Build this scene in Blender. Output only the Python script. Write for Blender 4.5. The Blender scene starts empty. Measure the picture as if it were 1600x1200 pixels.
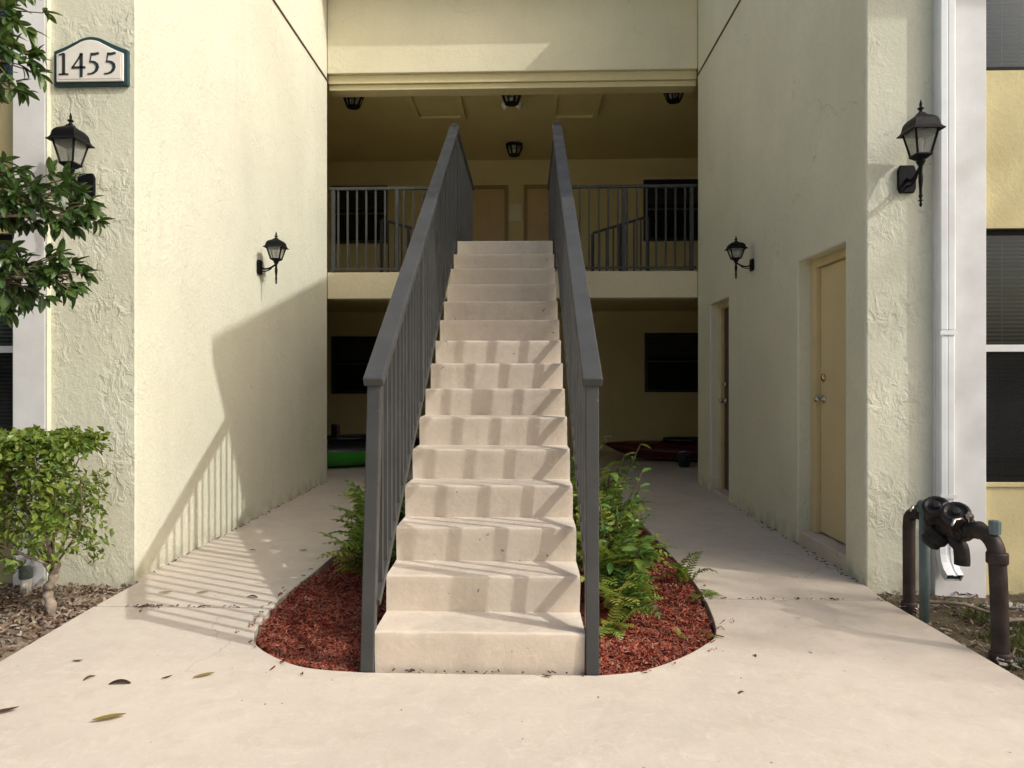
import bpy, bmesh, math, random
from mathutils import Vector, Matrix, Euler, Quaternion
R = math.radians
rnd = random.Random(1455)
S = bpy.context.scene
C = S.collection

# ------------------------------------------------------------------ camera
cam_d = bpy.data.cameras.new('camera')
cam = bpy.data.objects.new('camera', cam_d)
C.objects.link(cam)
cam.location = (0, 0, 1.2728)
cam.rotation_euler = (R(90), 0, 0.0329)
cam_d.sensor_width = 36
cam_d.lens = 1112.9 * 36 / 1600
cam_d.shift_x = 14.85 / 1600
cam_d.shift_y = -9.34 / 1600
cam_d.clip_start = 0.05
cam_d.clip_end = 800
S.camera = cam

# ------------------------------------------------------------------ sky, sun, exposure
LIGHT = Vector((-1.0, 0.46, -0.90)).normalized()          # the way the sunlight travels
w = bpy.data.worlds.new('World')
S.world = w
w.use_nodes = True
nt = w.node_tree
sky = nt.nodes.new('ShaderNodeTexSky')
sky.sky_type = 'NISHITA'
sky.sun_disc = False
sky.sun_elevation = R(39.3)
sky.sun_rotation = R(114.7)
sky.air_density = 1.1
sky.dust_density = 7.0
sky.ozone_density = 1.0
nt.links.new(sky.outputs[0], nt.nodes['Background'].inputs[0])
nt.nodes['Background'].inputs[1].default_value = 0.15
sun_d = bpy.data.lights.new('sun', 'SUN')
sun_d.energy = 2.0
sun_d.angle = R(0.7)
sun_d.color = (1.0, 0.99, 0.955)
sun = bpy.data.objects.new('sun', sun_d)
C.objects.link(sun)
sun.location = (20, -9, 18)
sun.rotation_euler = LIGHT.to_track_quat('-Z', 'Y').to_euler()
S.view_settings.view_transform = 'Standard'
S.view_settings.look = 'None'
S.view_settings.exposure = 0.26
S.view_settings.gamma = 1.0
S.view_settings.use_curve_mapping = False
S.render.engine = 'CYCLES'
S.cycles.use_denoising = True
S.cycles.max_bounces = 8
S.cycles.diffuse_bounces = 5
S.cycles.transparent_max_bounces = 24
S.cycles.caustics_reflective = False
S.cycles.caustics_refractive = False

# ------------------------------------------------------------------ materials
class N:
    """a small node-tree writer"""
    def __init__(self, name):
        self.m = bpy.data.materials.new(name)
        self.m.use_nodes = True
        self.t = self.m.node_tree
        self.b = self.t.nodes['Principled BSDF']
        self.out = self.t.nodes['Material Output']
        self.pos = self.t.nodes.new('ShaderNodeNewGeometry')
    def new(self, kind, **kw):
        n = self.t.nodes.new(kind)
        for k, v in kw.items():
            setattr(n, k, v)
        return n
    def link(self, a, b):
        self.t.links.new(a, b)
    def mapped(self, scale=(1, 1, 1), rot=(0, 0, 0)):
        mp = self.new('ShaderNodeMapping')
        mp.inputs['Scale'].default_value = scale
        mp.inputs['Rotation'].default_value = rot
        self.link(self.pos.outputs['Position'], mp.inputs[0])
        return mp.outputs[0]
    def noise(self, scale, detail=4, rough=.55, dist=0, vec=None):
        n = self.new('ShaderNodeTexNoise')
        n.inputs['Scale'].default_value = scale
        n.inputs['Detail'].default_value = detail
        n.inputs['Roughness'].default_value = rough
        n.inputs['Distortion'].default_value = dist
        self.link(vec or self.pos.outputs['Position'], n.inputs['Vector'])
        return n.outputs['Fac']
    def ramp(self, fac, lo, hi, a=0.0, b=1.0):
        n = self.new('ShaderNodeMapRange')
        n.inputs['From Min'].default_value = lo
        n.inputs['From Max'].default_value = hi
        n.inputs['To Min'].default_value = a
        n.inputs['To Max'].default_value = b
        self.link(fac, n.inputs['Value'])
        return n.outputs['Result']
    def math(self, op, a, b):
        n = self.new('ShaderNodeMath', operation=op)
        for i, v in enumerate((a, b)):
            if hasattr(v, 'links') or hasattr(v, 'is_linked'):
                self.link(v, n.inputs[i])
            else:
                n.inputs[i].default_value = v
        return n.outputs[0]
    def mix(self, fac, a, b):
        n = self.new('ShaderNodeMix', data_type='RGBA')
        for i, v in ((0, fac), (6, a), (7, b)):
            if hasattr(v, 'is_linked'):
                self.link(v, n.inputs[i])
            elif isinstance(v, (int, float)):
                n.inputs[i].default_value = v
            else:
                n.inputs[i].default_value = (*v, 1)
        return n.outputs[2]
    def sep_z(self):
        n = self.new('ShaderNodeSeparateXYZ')
        self.link(self.pos.outputs['Position'], n.inputs[0])
        return n.outputs[2]
    def bump(self, h, strength=.5, dist=.01, prev=None):
        n = self.new('ShaderNodeBump')
        n.inputs['Strength'].default_value = strength
        n.inputs['Distance'].default_value = dist
        self.link(h, n.inputs['Height'])
        if prev:
            self.link(prev, n.inputs['Normal'])
        return n.outputs[0]
    def color(self, c):
        if hasattr(c, 'is_linked'):
            self.link(c, self.b.inputs['Base Color'])
        else:
            self.b.inputs['Base Color'].default_value = (*c, 1)
    def done(self, rough=.8, spec=.3, metal=0, normal=None):
        if hasattr(rough, 'is_linked'):
            self.link(rough, self.b.inputs['Roughness'])
        else:
            self.b.inputs['Roughness'].default_value = rough
        self.b.inputs['Specular IOR Level'].default_value = spec
        self.b.inputs['Metallic'].default_value = metal
        if normal:
            self.link(normal, self.b.inputs['Normal'])
        return self.m

def sc(c, k):
    return tuple(min(1, x * k) for x in c)

def stucco(name, base, relief, fine, stroke=(1, 1, .55), scale=9, dirt=.55, dist=1.2):
    n = N(name)
    big = n.ramp(n.noise(1.1, 5), .3, .75)
    col = n.mix(big, sc(base, .9), sc(base, 1.05))
    warm = n.ramp(n.noise(.5, 3), .45, .75, 0, .35)
    col = n.mix(warm, col, (base[0] * .98, base[1] * .93, base[2] * .86))
    streak = n.ramp(n.noise(5, 4, vec=n.mapped((1, 1, .08))), .55, .8, 0, .14)
    col = n.mix(streak, col, sc(base, .62))
    mott = n.ramp(n.noise(30, 5, .65), .46, .62, 0, .30)
    col = n.mix(mott, col, sc(base, .84))
    vo = n.new('ShaderNodeTexVoronoi', feature='DISTANCE_TO_EDGE')
    vo.inputs['Scale'].default_value = .8
    wob = n.new('ShaderNodeVectorMath', operation='MULTIPLY_ADD')
    nz = n.new('ShaderNodeTexNoise'); nz.inputs['Scale'].default_value = 5; nz.inputs['Detail'].default_value = 5
    n.link(n.pos.outputs['Position'], nz.inputs['Vector'])
    n.link(nz.outputs['Color'], wob.inputs[0]); wob.inputs[1].default_value = (.35, .35, .35); n.link(n.pos.outputs['Position'], wob.inputs[2])
    n.link(wob.outputs[0], vo.inputs['Vector'])
    crack = n.math('MULTIPLY', n.ramp(vo.outputs['Distance'], 0, .0035, .5, 0), n.ramp(n.noise(.9, 2), .52, .58))
    col = n.mix(crack, col, sc(base, .45))
    grime = n.math('MULTIPLY', n.ramp(n.sep_z(), .0, .16, 1, 0), n.ramp(n.noise(7, 5), .38, .68))
    col = n.mix(n.math('MULTIPLY', grime, dirt), col, (.17, .17, .10))
    n.color(col)
    v = n.mapped(stroke, (0, R(38), R(8)))
    trowel = n.ramp(n.noise(scale, 6, .6, dist, vec=v), .44, .60)
    ridge = n.ramp(n.noise(scale * 1.7, 5, .62, dist * 1.3, vec=v), .55, .66)
    grain = n.noise(52, 4, .65)
    zone = n.ramp(n.noise(2.3, 3, .5), .42, .62, .10, 1)
    trowel = n.math('MULTIPLY', trowel, zone)
    ridge = n.math('MULTIPLY', ridge, zone)
    b = n.bump(trowel, relief, .012)
    b = n.bump(ridge, relief * .7, .006, b)
    b = n.bump(grain, fine, .0075, b)
    return n.done(.9, .15, normal=b)

def paint(name, base, rough=.5, var=.1, spec=.4, bump=.05, metal=0, nscale=6):
    n = N(name)
    f = n.ramp(n.noise(nscale, 6), .3, .7)
    n.color(n.mix(f, sc(base, 1 - var), sc(base, 1 + var)))
    r = n.ramp(n.noise(nscale * 2, 4), .3, .7, rough * .85, min(1, rough * 1.15))
    return n.done(r, spec, metal, n.bump(n.noise(60, 3), bump, .003) if bump else None)

def concrete(name, base, stain=.5, drip=False, worn=1):
    n = N(name)
    f = n.ramp(n.noise(.9, 7, .6), .3, .72)
    col = n.mix(f, sc(base, .86), sc(base, 1.07))
    f2 = n.ramp(n.noise(7, 6, .65), .5, .78, 0, stain)
    col = n.mix(f2, col, (base[0] * .72, base[1] * .66, base[2] * .62))
    if drip:
        f4 = n.ramp(n.noise(16, 4, vec=n.mapped((1, 1, .09))), .52, .8, 0, .3)
        col = n.mix(f4, col, (base[0] * .66, base[1] * .63, base[2] * .6))
    f5 = n.ramp(n.noise(13, 7, .7, 1.5), .53, .62, 0, .32)
    col = n.mix(f5, col, sc(base, 1.16))
    grey = n.ramp(n.noise(2.2, 6, .68, .8), .52, .70, 0, .38)
    col = n.mix(grey, col, (base[0] * .78, base[1] * .79, base[2] * .80))
    if worn:
        sx = n.new('ShaderNodeSeparateXYZ'); n.link(n.pos.outputs['Position'], sx.inputs[0])
        sn = n.new('ShaderNodeSeparateXYZ'); n.link(n.pos.outputs['True Normal'], sn.inputs[0])
        lane = n.ramp(n.math('ABSOLUTE', n.math('ADD', sx.outputs[0], .203), 0), .16, .40, 1, 0)
        foot = n.math('MULTIPLY', n.math('MULTIPLY', lane, n.ramp(sn.outputs[2], .6, .9)), n.ramp(n.noise(9, 6, .7), .38, .62, 0, .42))
        col = n.mix(foot, col, (base[0] * .62, base[1] * .62, base[2] * .63))
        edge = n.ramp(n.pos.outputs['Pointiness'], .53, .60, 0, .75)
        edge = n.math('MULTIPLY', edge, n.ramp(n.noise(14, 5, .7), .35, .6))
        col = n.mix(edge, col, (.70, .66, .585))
        deep = n.ramp(n.pos.outputs['Pointiness'], .47, .42, 0, .4)  # darker in concave creases
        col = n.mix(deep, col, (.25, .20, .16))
    else:
        vo = n.new('ShaderNodeTexVoronoi', feature='DISTANCE_TO_EDGE')
        vo.inputs['Scale'].default_value = .55
        wob = n.new('ShaderNodeVectorMath', operation='MULTIPLY_ADD')
        nz = n.new('ShaderNodeTexNoise'); nz.inputs['Scale'].default_value = 4; nz.inputs['Detail'].default_value = 6
        n.link(n.pos.outputs['Position'], nz.inputs['Vector'])
        n.link(nz.outputs['Color'], wob.inputs[0]); wob.inputs[1].default_value = (.4, .4, .4); n.link(n.pos.outputs['Position'], wob.inputs[2])
        n.link(wob.outputs[0], vo.inputs['Vector'])
        crk = n.math('MULTIPLY', n.ramp(vo.outputs['Distance'], 0, .0035, .55, 0), n.ramp(n.noise(.7, 2), .54, .60))
        col = n.mix(crk, col, sc(base, .4))
        scuff = n.ramp(n.noise(6, 5, .7, .5, vec=n.mapped((.35, 1.6, 1), (0, 0, R(28)))), .58, .70, 0, .35)
        col = n.mix(scuff, col, sc(base, 1.14))
    pit = n.ramp(n.noise(30, 2, .4), .75, .775, 0, .75)
    col = n.mix(pit, col, (.11, .09, .07))
    n.color(col)
    b = n.bump(n.noise(5, 6, .6), .25, .02)
    b = n.bump(n.noise(42, 5, .65), .28, .006, b)
    b = n.bump(n.noise(170, 2), .2, .002, b)
    return n.done(n.ramp(n.noise(5, 4), .3, .7, .62, .85), .3, normal=b)

def leafmat(name, dark, light, trans=.3, rough=.38, island=True, spec=.45):
    n = N(name)
    if island:
        v = n.pos.outputs['Random Per Island']
    else:
        v = n.new('ShaderNodeObjectInfo').outputs['Random']
    col = n.mix(v, dark, light)
    col = n.mix(n.ramp(n.noise(30, 3), .35, .7, 0, .5), col, sc(dark, .9))
    n.color(col)
    m = n.done(rough, spec)
    tr = n.new('ShaderNodeBsdfTranslucent')
    n.link(n.mix(.5, col, (light[0] * 1.3, light[1] * 1.25, light[2] * .6)), tr.inputs[0])
    mx = n.new('ShaderNodeMixShader')
    mx.inputs[0].default_value = trans
    n.link(n.b.outputs[0], mx.inputs[1])
    n.link(tr.outputs[0], mx.inputs[2])
    n.link(mx.outputs[0], n.out.inputs[0])
    return m

def chipmat(name, cols, rough=.85):
    n = N(name)
    rp = n.new('ShaderNodeValToRGB')
    rp.color_ramp.interpolation = 'CONSTANT'
    el = rp.color_ramp.elements
    while len(el) < len(cols):
        el.new(.5)
    for i, c in enumerate(cols):
        el[i].position = i / len(cols)
        el[i].color = (*c, 1)
    n.link(n.pos.outputs['Random Per Island'], rp.inputs[0])
    n.color(n.mix(n.ramp(n.noise(80, 4), .3, .7, 0, .6), rp.outputs[0], (.05, .03, .025)))
    return n.done(rough, .2)

def soilmat(name, a, b, c):
    n = N(name)
    col = n.mix(n.ramp(n.noise(3.5, 7, .65), .35, .68), a, b)
    col = n.mix(n.ramp(n.noise(28, 5, .7), .5, .7), col, c)
    n.color(col)
    bb = n.bump(n.noise(24, 6, .7), .8, .03)
    return n.done(.95, .1, normal=n.bump(n.noise(120, 3), .6, .008, bb))

def glassmat(name, tint, refl=.5):
    n = N(name)
    fr = n.new('ShaderNodeFresnel')
    fr.inputs[0].default_value = 1.45
    gl = n.new('ShaderNodeBsdfGlossy')
    gl.inputs['Roughness'].default_value = .02
    tr = n.new('ShaderNodeBsdfTransparent')
    tr.inputs[0].default_value = (*tint, 1)
    mx = n.new('ShaderNodeMixShader')
    n.link(fr.outputs[0], mx.inputs[0])
    n.link(tr.outputs[0], mx.inputs[1])
    n.link(gl.outputs[0], mx.inputs[2])
    n.link(mx.outputs[0], n.out.inputs[0])
    return n.m

M = {}
CREAM = (.69, .69, .56)
M['stucco_side'] = stucco('stucco_side', CREAM, .26, .70, (1, 1, .8), 9, .55)
M['stucco_upper'] = stucco('stucco_upper', (.71, .67, .49), .22, .42, (1, 1, .8), 10, 0)
M['stucco_front'] = stucco('stucco_front', (.66, .665, .54), .62, .45, (1.4, 1.4, 1), 9.5, .35, .7)
M['stucco_beam'] = stucco('stucco_beam', (.68, .62, .43), .22, .15, (1, 1, 1), 9, 0)
M['panel_yellow'] = stucco('panel_yellow', (.66, .58, .33), .18, .35, (1.5, 1.5, 1), 8, .35)
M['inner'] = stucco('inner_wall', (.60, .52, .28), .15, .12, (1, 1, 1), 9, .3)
M['trim_white'] = paint('trim_white', (.68, .685, .69), .6, .10, .3, .2, nscale=4)
M['gutter_white'] = paint('gutter_white', (.72, .75, .77), .42, .06, .4, .05)
M['walk'] = concrete('walk_paint', (.575, .513, .432), stain=.4, worn=0)
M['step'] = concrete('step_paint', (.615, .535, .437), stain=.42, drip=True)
n = N('rail_grey')
rc = n.mix(n.ramp(n.noise(5, 6), .3, .7), (.037, .039, .039), (.055, .057, .056))
rc = n.mix(n.ramp(n.noise(26, 5, .7), .66, .72, 0, .8), rc, (.12, .055, .025))
rc = n.mix(n.ramp(n.noise(40, 3, .6), .73, .76, 0, .7), rc, (.30, .30, .29))
n.color(rc)
M['rail'] = n.done(n.ramp(n.noise(7, 5), .3, .7, .36, .62), .4, 0, n.bump(n.noise(35, 4), .12, .003))
M['rail_black'] = paint('rail_black', (.018, .018, .018), .45, .1, .4, .05)
M['black_metal'] = paint('black_metal', (.005, .0055, .0065), .55, .2, .14, .25, nscale=30)
M['lamp_glass'] = None
M['door'] = paint('door_tan', (.62, .52, .30), .45, .06, .4, .03, nscale=3)
M['door_frame'] = paint('door_frame', (.60, .50, .28), .5, .08, .35, .06)
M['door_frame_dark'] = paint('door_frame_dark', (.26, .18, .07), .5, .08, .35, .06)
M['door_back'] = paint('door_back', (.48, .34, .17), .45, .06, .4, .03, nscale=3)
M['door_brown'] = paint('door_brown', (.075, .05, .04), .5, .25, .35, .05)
M['brass'] = paint('brass', (.55, .42, .22), .25, .1, .5, 0, metal=1)
M['steel'] = paint('steel', (.5, .48, .44), .3, .1, .5, 0, metal=1)
M['dark_glass'] = paint('dark_glass', (.010, .011, .012), .12, .1, .35, 0)
M['pane'] = glassmat('pane_glass', (.72, .76, .76))
M['blind'] = paint('blind_grey', (.52, .53, .52), .5, .1, .3, 0)
M['blind_dark'] = paint('room_wall_grey', (.25, .25, .25), .5, .1, .3, 0)  # even dark grey for the wall behind the windows
M['lintel'] = stucco('lintel', (.60, .53, .32), .2, .3, (1, 1, 1), 9, 0)
M['joint_paint'] = paint('joint_paint', (.13, .105, .07), .8, .2, .2, .1)
M['roof'] = paint('roof_shingle', (.16, .13, .11), .9, .2, .2, .4)
M['sign_green'] = paint('sign_green', (.018, .05, .055), .4, .15, .5, .08)
M['sign_face'] = paint('sign_face', (.72, .70, .64), .6, .05, .3, .1, nscale=12)
M['digit'] = paint('digit_dark', (.025, .035, .035), .5, .15, .3, 0)
M['pipe_brown'] = paint('pipe_brown', (.032, .021, .018), .6, .65, .4, .3, nscale=14)
M['pipe_green'] = paint('pipe_green', (.10, .145, .15), .55, .2, .4, .2, nscale=14)
n = N('valve_black')
vc = n.mix(n.ramp(n.noise(22, 5), .35, .7), (.008, .008, .009), (.022, .020, .019))
vc = n.mix(n.ramp(n.noise(17, 5, .7), .58, .68, 0, .8), vc, (.060, .030, .016))
n.color(vc)
M['valve_black'] = n.done(n.ramp(n.noise(12, 4), .3, .7, .42, .75), .35, 0, n.bump(n.noise(60, 4), .35, .003))
M['bark'] = paint('bark', (.25, .205, .165), .9, .5, .2, .9, nscale=22)
M['twig'] = paint('twig', (.12, .10, .06), .85, .3, .2, .4, nscale=22)
M['leaf_tree'] = leafmat('leaf_tree', (.030, .078, .018), (.13, .20, .05), .26, .40, False, .5)
M['leaf_mass'] = leafmat('leaf_mass', (.026, .066, .017), (.095, .155, .04), .22, .33, True, .5)
M['leaf_shrub'] = leafmat('leaf_shrub', (.055, .12, .018), (.25, .31, .05), .35, .35, True, .5)
M['leaf_fern'] = leafmat('leaf_fern', (.032, .095, .016), (.33, .43, .08), .28, .34, False, .4)
M['leaf_fern_pale'] = leafmat('leaf_fern_pale', (.21, .25, .04), (.34, .34, .08), .3, .42, False, .4)
M['leaf_glossy'] = leafmat('leaf_glossy', (.05, .14, .025), (.20, .31, .065), .2, .28, False, .55)
M['leaf_dead'] = leafmat('leaf_dead', (.035, .020, .012), (.11, .065, .025), .1, .7, False, .2)
M['leaf_yellow'] = leafmat('leaf_yellow', (.20, .15, .03), (.24, .18, .05), .2, .5, False, .3)
M['grass'] = leafmat('grass', (.045, .075, .018), (.15, .17, .06), .25, .6, True, .2)
M['mulch'] = chipmat('mulch_chip', [(.34, .062, .036), (.41, .115, .065), (.24, .042, .025), (.42, .20, .13), (.13, .026, .018), (.37, .08, .042), (.27, .125, .085)])
M['mulch_bed'] = soilmat('mulch_bed', (.14, .026, .016), (.22, .04, .025), (.07, .016, .012))
M['litter'] = chipmat('leaf_litter', [(.22, .16, .11), (.14, .09, .055), (.34, .28, .21), (.09, .06, .04), (.44, .38, .31), (.19, .125, .08), (.28, .22, .16)])
M['litter_dark'] = chipmat('litter_dark', [(.05, .035, .025), (.09, .06, .04), (.035, .025, .02), (.14, .10, .07)])
M['soil'] = soilmat('soil', (.25, .195, .145), (.36, .30, .24), (.15, .11, .08))
M['soil_dark'] = soilmat('soil_dark', (.10, .085, .055), (.17, .145, .10), (.06, .05, .035))
M['ground'] = soilmat('ground', (.12, .13, .06), (.17, .17, .09), (.10, .09, .05))
M['lot'] = soilmat('bounce_concrete', (.46, .44, .40), (.52, .50, .46), (.38, .36, .33))  # lot colour made pale to throw fill light back
M['pebble'] = chipmat('pebble', [(.5, .48, .44), (.36, .33, .3), (.6, .58, .55)])
M['kayak_green'] = paint('kayak_green', (.03, .28, .02), .35, .1, .5, 0)
M['kayak_black'] = paint('kayak_black', (.012, .012, .014), .4, .2, .5, 0)
M['kayak_red'] = paint('kayak_red', (.06, .006, .006), .35, .2, .5, 0)
M['blue_plastic'] = paint('blue_plastic', (.02, .04, .05), .4, .1, .5, 0)
M['plaque'] = paint('plaque', (.62, .58, .40), .5, .05, .3, 0)
M['white_plastic'] = paint('white_plastic', (.75, .74, .70), .4, .04, .4, 0)

n = N('lamp_glass')
n.color((.50, .51, .50))
n.b.inputs['Transmission Weight'].default_value = .0
m_ = n.done(.25, .5)
tr_ = n.new('ShaderNodeBsdfTransparent')
tr_.inputs[0].default_value = (.9, .9, .88, 1)
mx_ = n.new('ShaderNodeMixShader')
mx_.inputs[0].default_value = .76
n.link(n.b.outputs[0], mx_.inputs[1])
n.link(tr_.outputs[0], mx_.inputs[2])
n.link(mx_.outputs[0], n.out.inputs[0])
M['lamp_glass'] = m_

# ------------------------------------------------------------------ shape helpers
def MB():
    return bmesh.new()

def box(bm, x0, x1, y0, y1, z0, z1):
    v = [bm.verts.new((x, y, z)) for z in (z0, z1) for y in (y0, y1) for x in (x0, x1)]
    for f in ((0, 2, 3, 1), (4, 5, 7, 6), (0, 1, 5, 4), (2, 6, 7, 3), (0, 4, 6, 2), (1, 3, 7, 5)):
        bm.faces.new([v[i] for i in f])
    return v

def prism(bm, pts, axis, a, b):
    """extrude a 2-D outline along an axis from a to b"""
    def P(p, t):
        return {'x': (t, p[0], p[1]), 'y': (p[0], t, p[1]), 'z': (p[0], p[1], t)}[axis]
    lo = [bm.verts.new(P(p, a)) for p in pts]
    hi = [bm.verts.new(P(p, b)) for p in pts]
    k = len(pts)
    bm.faces.new(lo)
    bm.faces.new(hi[::-1])
    for i in range(k):
        bm.faces.new((lo[i], lo[(i + 1) % k], hi[(i + 1) % k], hi[i]))
    bmesh.ops.recalc_face_normals(bm, faces=bm.faces)

def bar(bm, p, q, w, h, up=(0, 0, 1)):
    """a straight bar of width w and height h from p to q"""
    p, q = Vector(p), Vector(q)
    d = (q - p).normalized()
    s = d.cross(Vector(up)).normalized()
    u = s.cross(d).normalized()
    v = []
    for c in (p, q):
        for a, b in ((-1, -1), (1, -1), (1, 1), (-1, 1)):
            v.append(bm.verts.new(c + s * a * w / 2 + u * b * h / 2))
    for f in ((3, 2, 1, 0), (4, 5, 6, 7), (0, 1, 5, 4), (1, 2, 6, 5), (2, 3, 7, 6), (3, 0, 4, 7)):
        bm.faces.new([v[i] for i in f])

def tube(bm, pts, rad, k=8, cap=True):
    pts = [Vector(p) for p in pts]
    if not isinstance(rad, (list, tuple)):
        rad = [rad] * len(pts)
    rings = []
    prev = None
    for i, p in enumerate(pts):
        d = (pts[min(i + 1, len(pts) - 1)] - pts[max(i - 1, 0)]).normalized()
        if prev is None:
            s = d.cross(Vector((.31, .17, .94)) if abs(d.z) < .9 else Vector((1, 0, .1))).normalized()
        else:
            s = (prev - d * prev.dot(d)).normalized()
        prev = s
        u = d.cross(s)
        rings.append([bm.verts.new(p + (s * math.cos(2 * math.pi * j / k) + u * math.sin(2 * math.pi * j / k)) * rad[i]) for j in range(k)])
    for a, b in zip(rings, rings[1:]):
        for j in range(k):
            bm.faces.new((a[j], a[(j + 1) % k], b[(j + 1) % k], b[j]))
    if cap:
        bm.faces.new(rings[0][::-1])
        bm.faces.new(rings[-1])

def lathe(bm, prof, k=12, c=(0, 0, 0), rot=0.0, axis=None):
    """turn a (radius, height) profile about z (k=4 gives a square section)"""
    Q = Vector((0, 0, 1)).rotation_difference(Vector(axis)) if axis else None
    rings = []
    for r, z in prof:
        ring = []
        for j in range(k):
            a = rot + 2 * math.pi * j / k
            p = Vector((r * math.cos(a), r * math.sin(a), z))
            if Q:
                p = Q @ p
            ring.append(bm.verts.new(p + Vector(c)))
        rings.append(ring)
    for a, b in zip(rings, rings[1:]):
        for j in range(k):
            bm.faces.new((a[j], a[(j + 1) % k], b[(j + 1) % k], b[j]))
    bm.faces.new(rings[0][::-1])
    bm.faces.new(rings[-1])

def smooth_line(pts, sub=5, closed=False):
    out = []
    k = len(pts)
    rng = range(k if closed else k - 1)
    for i in rng:
        p0 = Vector(pts[(i - 1) % k] if closed or i > 0 else pts[0])
        p1, p2 = Vector(pts[i]), Vector(pts[(i + 1) % k])
        p3 = Vector(pts[(i + 2) % k] if closed or i + 2 < k else pts[-1])
        for s in range(sub):
            t = s / sub
            out.append(.5 * ((2 * p1) + (-p0 + p2) * t + (2 * p0 - 5 * p1 + 4 * p2 - p3) * t * t + (-p0 + 3 * p1 - 3 * p2 + p3) * t ** 3))
    if not closed:
        out.append(Vector(pts[-1]))
    return out

def obj(name, bm, mat, parent=None, smooth=False, bevel=0, seg=2, loc=None):
    me = bpy.data.meshes.new(name)
    bm.normal_update()
    if smooth:
        for f in bm.faces:
            f.smooth = True
    bm.to_mesh(me)
    bm.free()
    if mat:
        me.materials.append(M[mat])
    o = bpy.data.objects.new(name, me)
    C.objects.link(o)
    if parent:
        o.parent = parent
    if loc:
        o.location = loc
    if bevel:
        md = o.modifiers.new('bevel', 'BEVEL')
        md.width = bevel
        md.segments = seg
        md.limit_method = 'ANGLE'
        md.angle_limit = R(40)
    return o

def shell(name, bm, mat, org, parent=None, **kw):
    """obj() for a mesh drawn in world coordinates under a root that stands at org"""
    bmesh.ops.translate(bm, verts=bm.verts, vec=-Vector(org))
    return obj(name, bm, mat, parent, **kw)

def inst(name, mesh, parent=None, loc=(0, 0, 0), rot=(0, 0, 0), scale=(1, 1, 1), mods=None):
    o = bpy.data.objects.new(name, mesh)
    C.objects.link(o)
    o.parent = parent
    o.location = loc
    o.rotation_euler = rot
    o.scale = scale
    return o

def tag(o, label=None, cat=None, group=None, kind=None):
    for k, v in (('label', label), ('category', cat), ('group', group), ('kind', kind)):
        if v:
            o[k] = v
    return o

def thing(name, label, cat, loc=(0, 0, 0), rz=0, group=None):
    o = bpy.data.objects.new(name, None)
    o.empty_display_size = .1
    C.objects.link(o)
    o.location = loc
    o.rotation_euler = (0, 0, rz)
    return tag(o, label, cat, group)

def copy_tree(src, parent=None):
    c = src.copy()
    C.objects.link(c)
    c.parent = parent
    for ch in list(src.children):
        copy_tree(ch, c)
    return c

# ------------------------------------------------------------------ the measures of the place
XL, XR = -2.456, 2.088            # the two side walls of the entry court
YC, YR, YF, YB = 4.40, 4.45, 8.73, 12.40   # left column, right column, gallery front, back wall
FLOOR2, CEIL2 = 2.575, 5.07
SLOPE, EAVE_Y, EAVE_Z = .29, 3.467, 5.465
def roof_z(y):
    return EAVE_Z + SLOPE * (y - EAVE_Y)

# ------------------------------------------------------------------ ground
bm = MB()
box(bm, -300, 300, -300, 300, -.60, -.14)
tag(obj('ground', bm, 'ground'), 'open grassy ground round the building', None, None, 'structure')
bm = MB()
box(bm, -60, 60, -40, -3.0, -.14, -.04)
tag(obj('bounce_lot', bm, 'lot'), 'unseen lot in front of the walkway, made pale to bounce light', None, None, 'structure')  # unseen lot, made pale concrete so it bounces sun onto the shaded walls

def patch(name, mat, x0, x1, y0, y1, z, amp, nx, ny, label, seed):
    """a piece of bare earth with real bumps"""
    from mathutils import noise
    bm = MB()
    g = []
    for j in range(ny + 1):
        row = []
        for i in range(nx + 1):
            x, y = x0 + (x1 - x0) * i / nx, y0 + (y1 - y0) * j / ny
            h = noise.fractal(Vector((x * 3 + seed, y * 3, seed)), .9, 2.1, 4)
            row.append(bm.verts.new((x, y, z + amp * h)))
        g.append(row)
    for j in range(ny):
        for i in range(nx):
            bm.faces.new((g[j][i], g[j][i + 1], g[j + 1][i + 1], g[j + 1][i]))
    return tag(obj(name, bm, mat, smooth=True), label, None, None, 'structure')

patch('soil', 'soil', -5.2, -2.36, 1.0, 4.6, -.035, .018, 110, 140, 'bare brown soil under the clipped shrub', 3)
patch('soil', 'soil_dark', 2.05, 5.2, 1.0, 4.7, -.05, .018, 110, 140, 'dark patchy soil under the pipe assembly', 9)

# ------------------------------------------------------------------ walkway, in slabs with open joints
bedL = smooth_line([(-.70, 3.06), (-.97, 3.105), (-1.18, 3.245), (-1.32, 3.42), (-1.39, 3.69), (-1.42, 4.07), (-1.40, 4.46), (-1.385, 4.85), (-1.38, 5.6), (-1.38, 6.9)], 6)
bedR = smooth_line([(.30, 3.06), (.50, 3.115), (.70, 3.265), (.86, 3.44), (.945, 3.58), (1.0, 3.87), (1.045, 4.34), (1.05, 4.93), (1.035, 5.6), (1.0, 6.9)], 6)
JL, JR = 3.895, 4.135
walk = thing('walkway', 'pinkish beige painted concrete walkway', None)
del walk['label']
tag(walk, 'pinkish beige painted concrete walkway leading into the breezeway', None, None, 'structure')
def below(line, y):
    return [tuple(p) for p in line if p.y < y - .02]
def above(line, y):
    return [tuple(p) for p in line if p.y > y + .02]
front = [(-2.36, -2.99), (2.10, -2.99), (2.10, 3.0), (2.075, 3.8), (2.06, JR)] + [(1.027, JR)] + below(bedR, JR)[::-1] + below(bedL, JL) + [(-1.408, JL), (-2.41, JL), (-2.36, 3.1)]
bm = MB(); prism(bm, front, 'z', -.11, 0); obj('slab', bm, 'walk', walk, bevel=.004)
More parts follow.
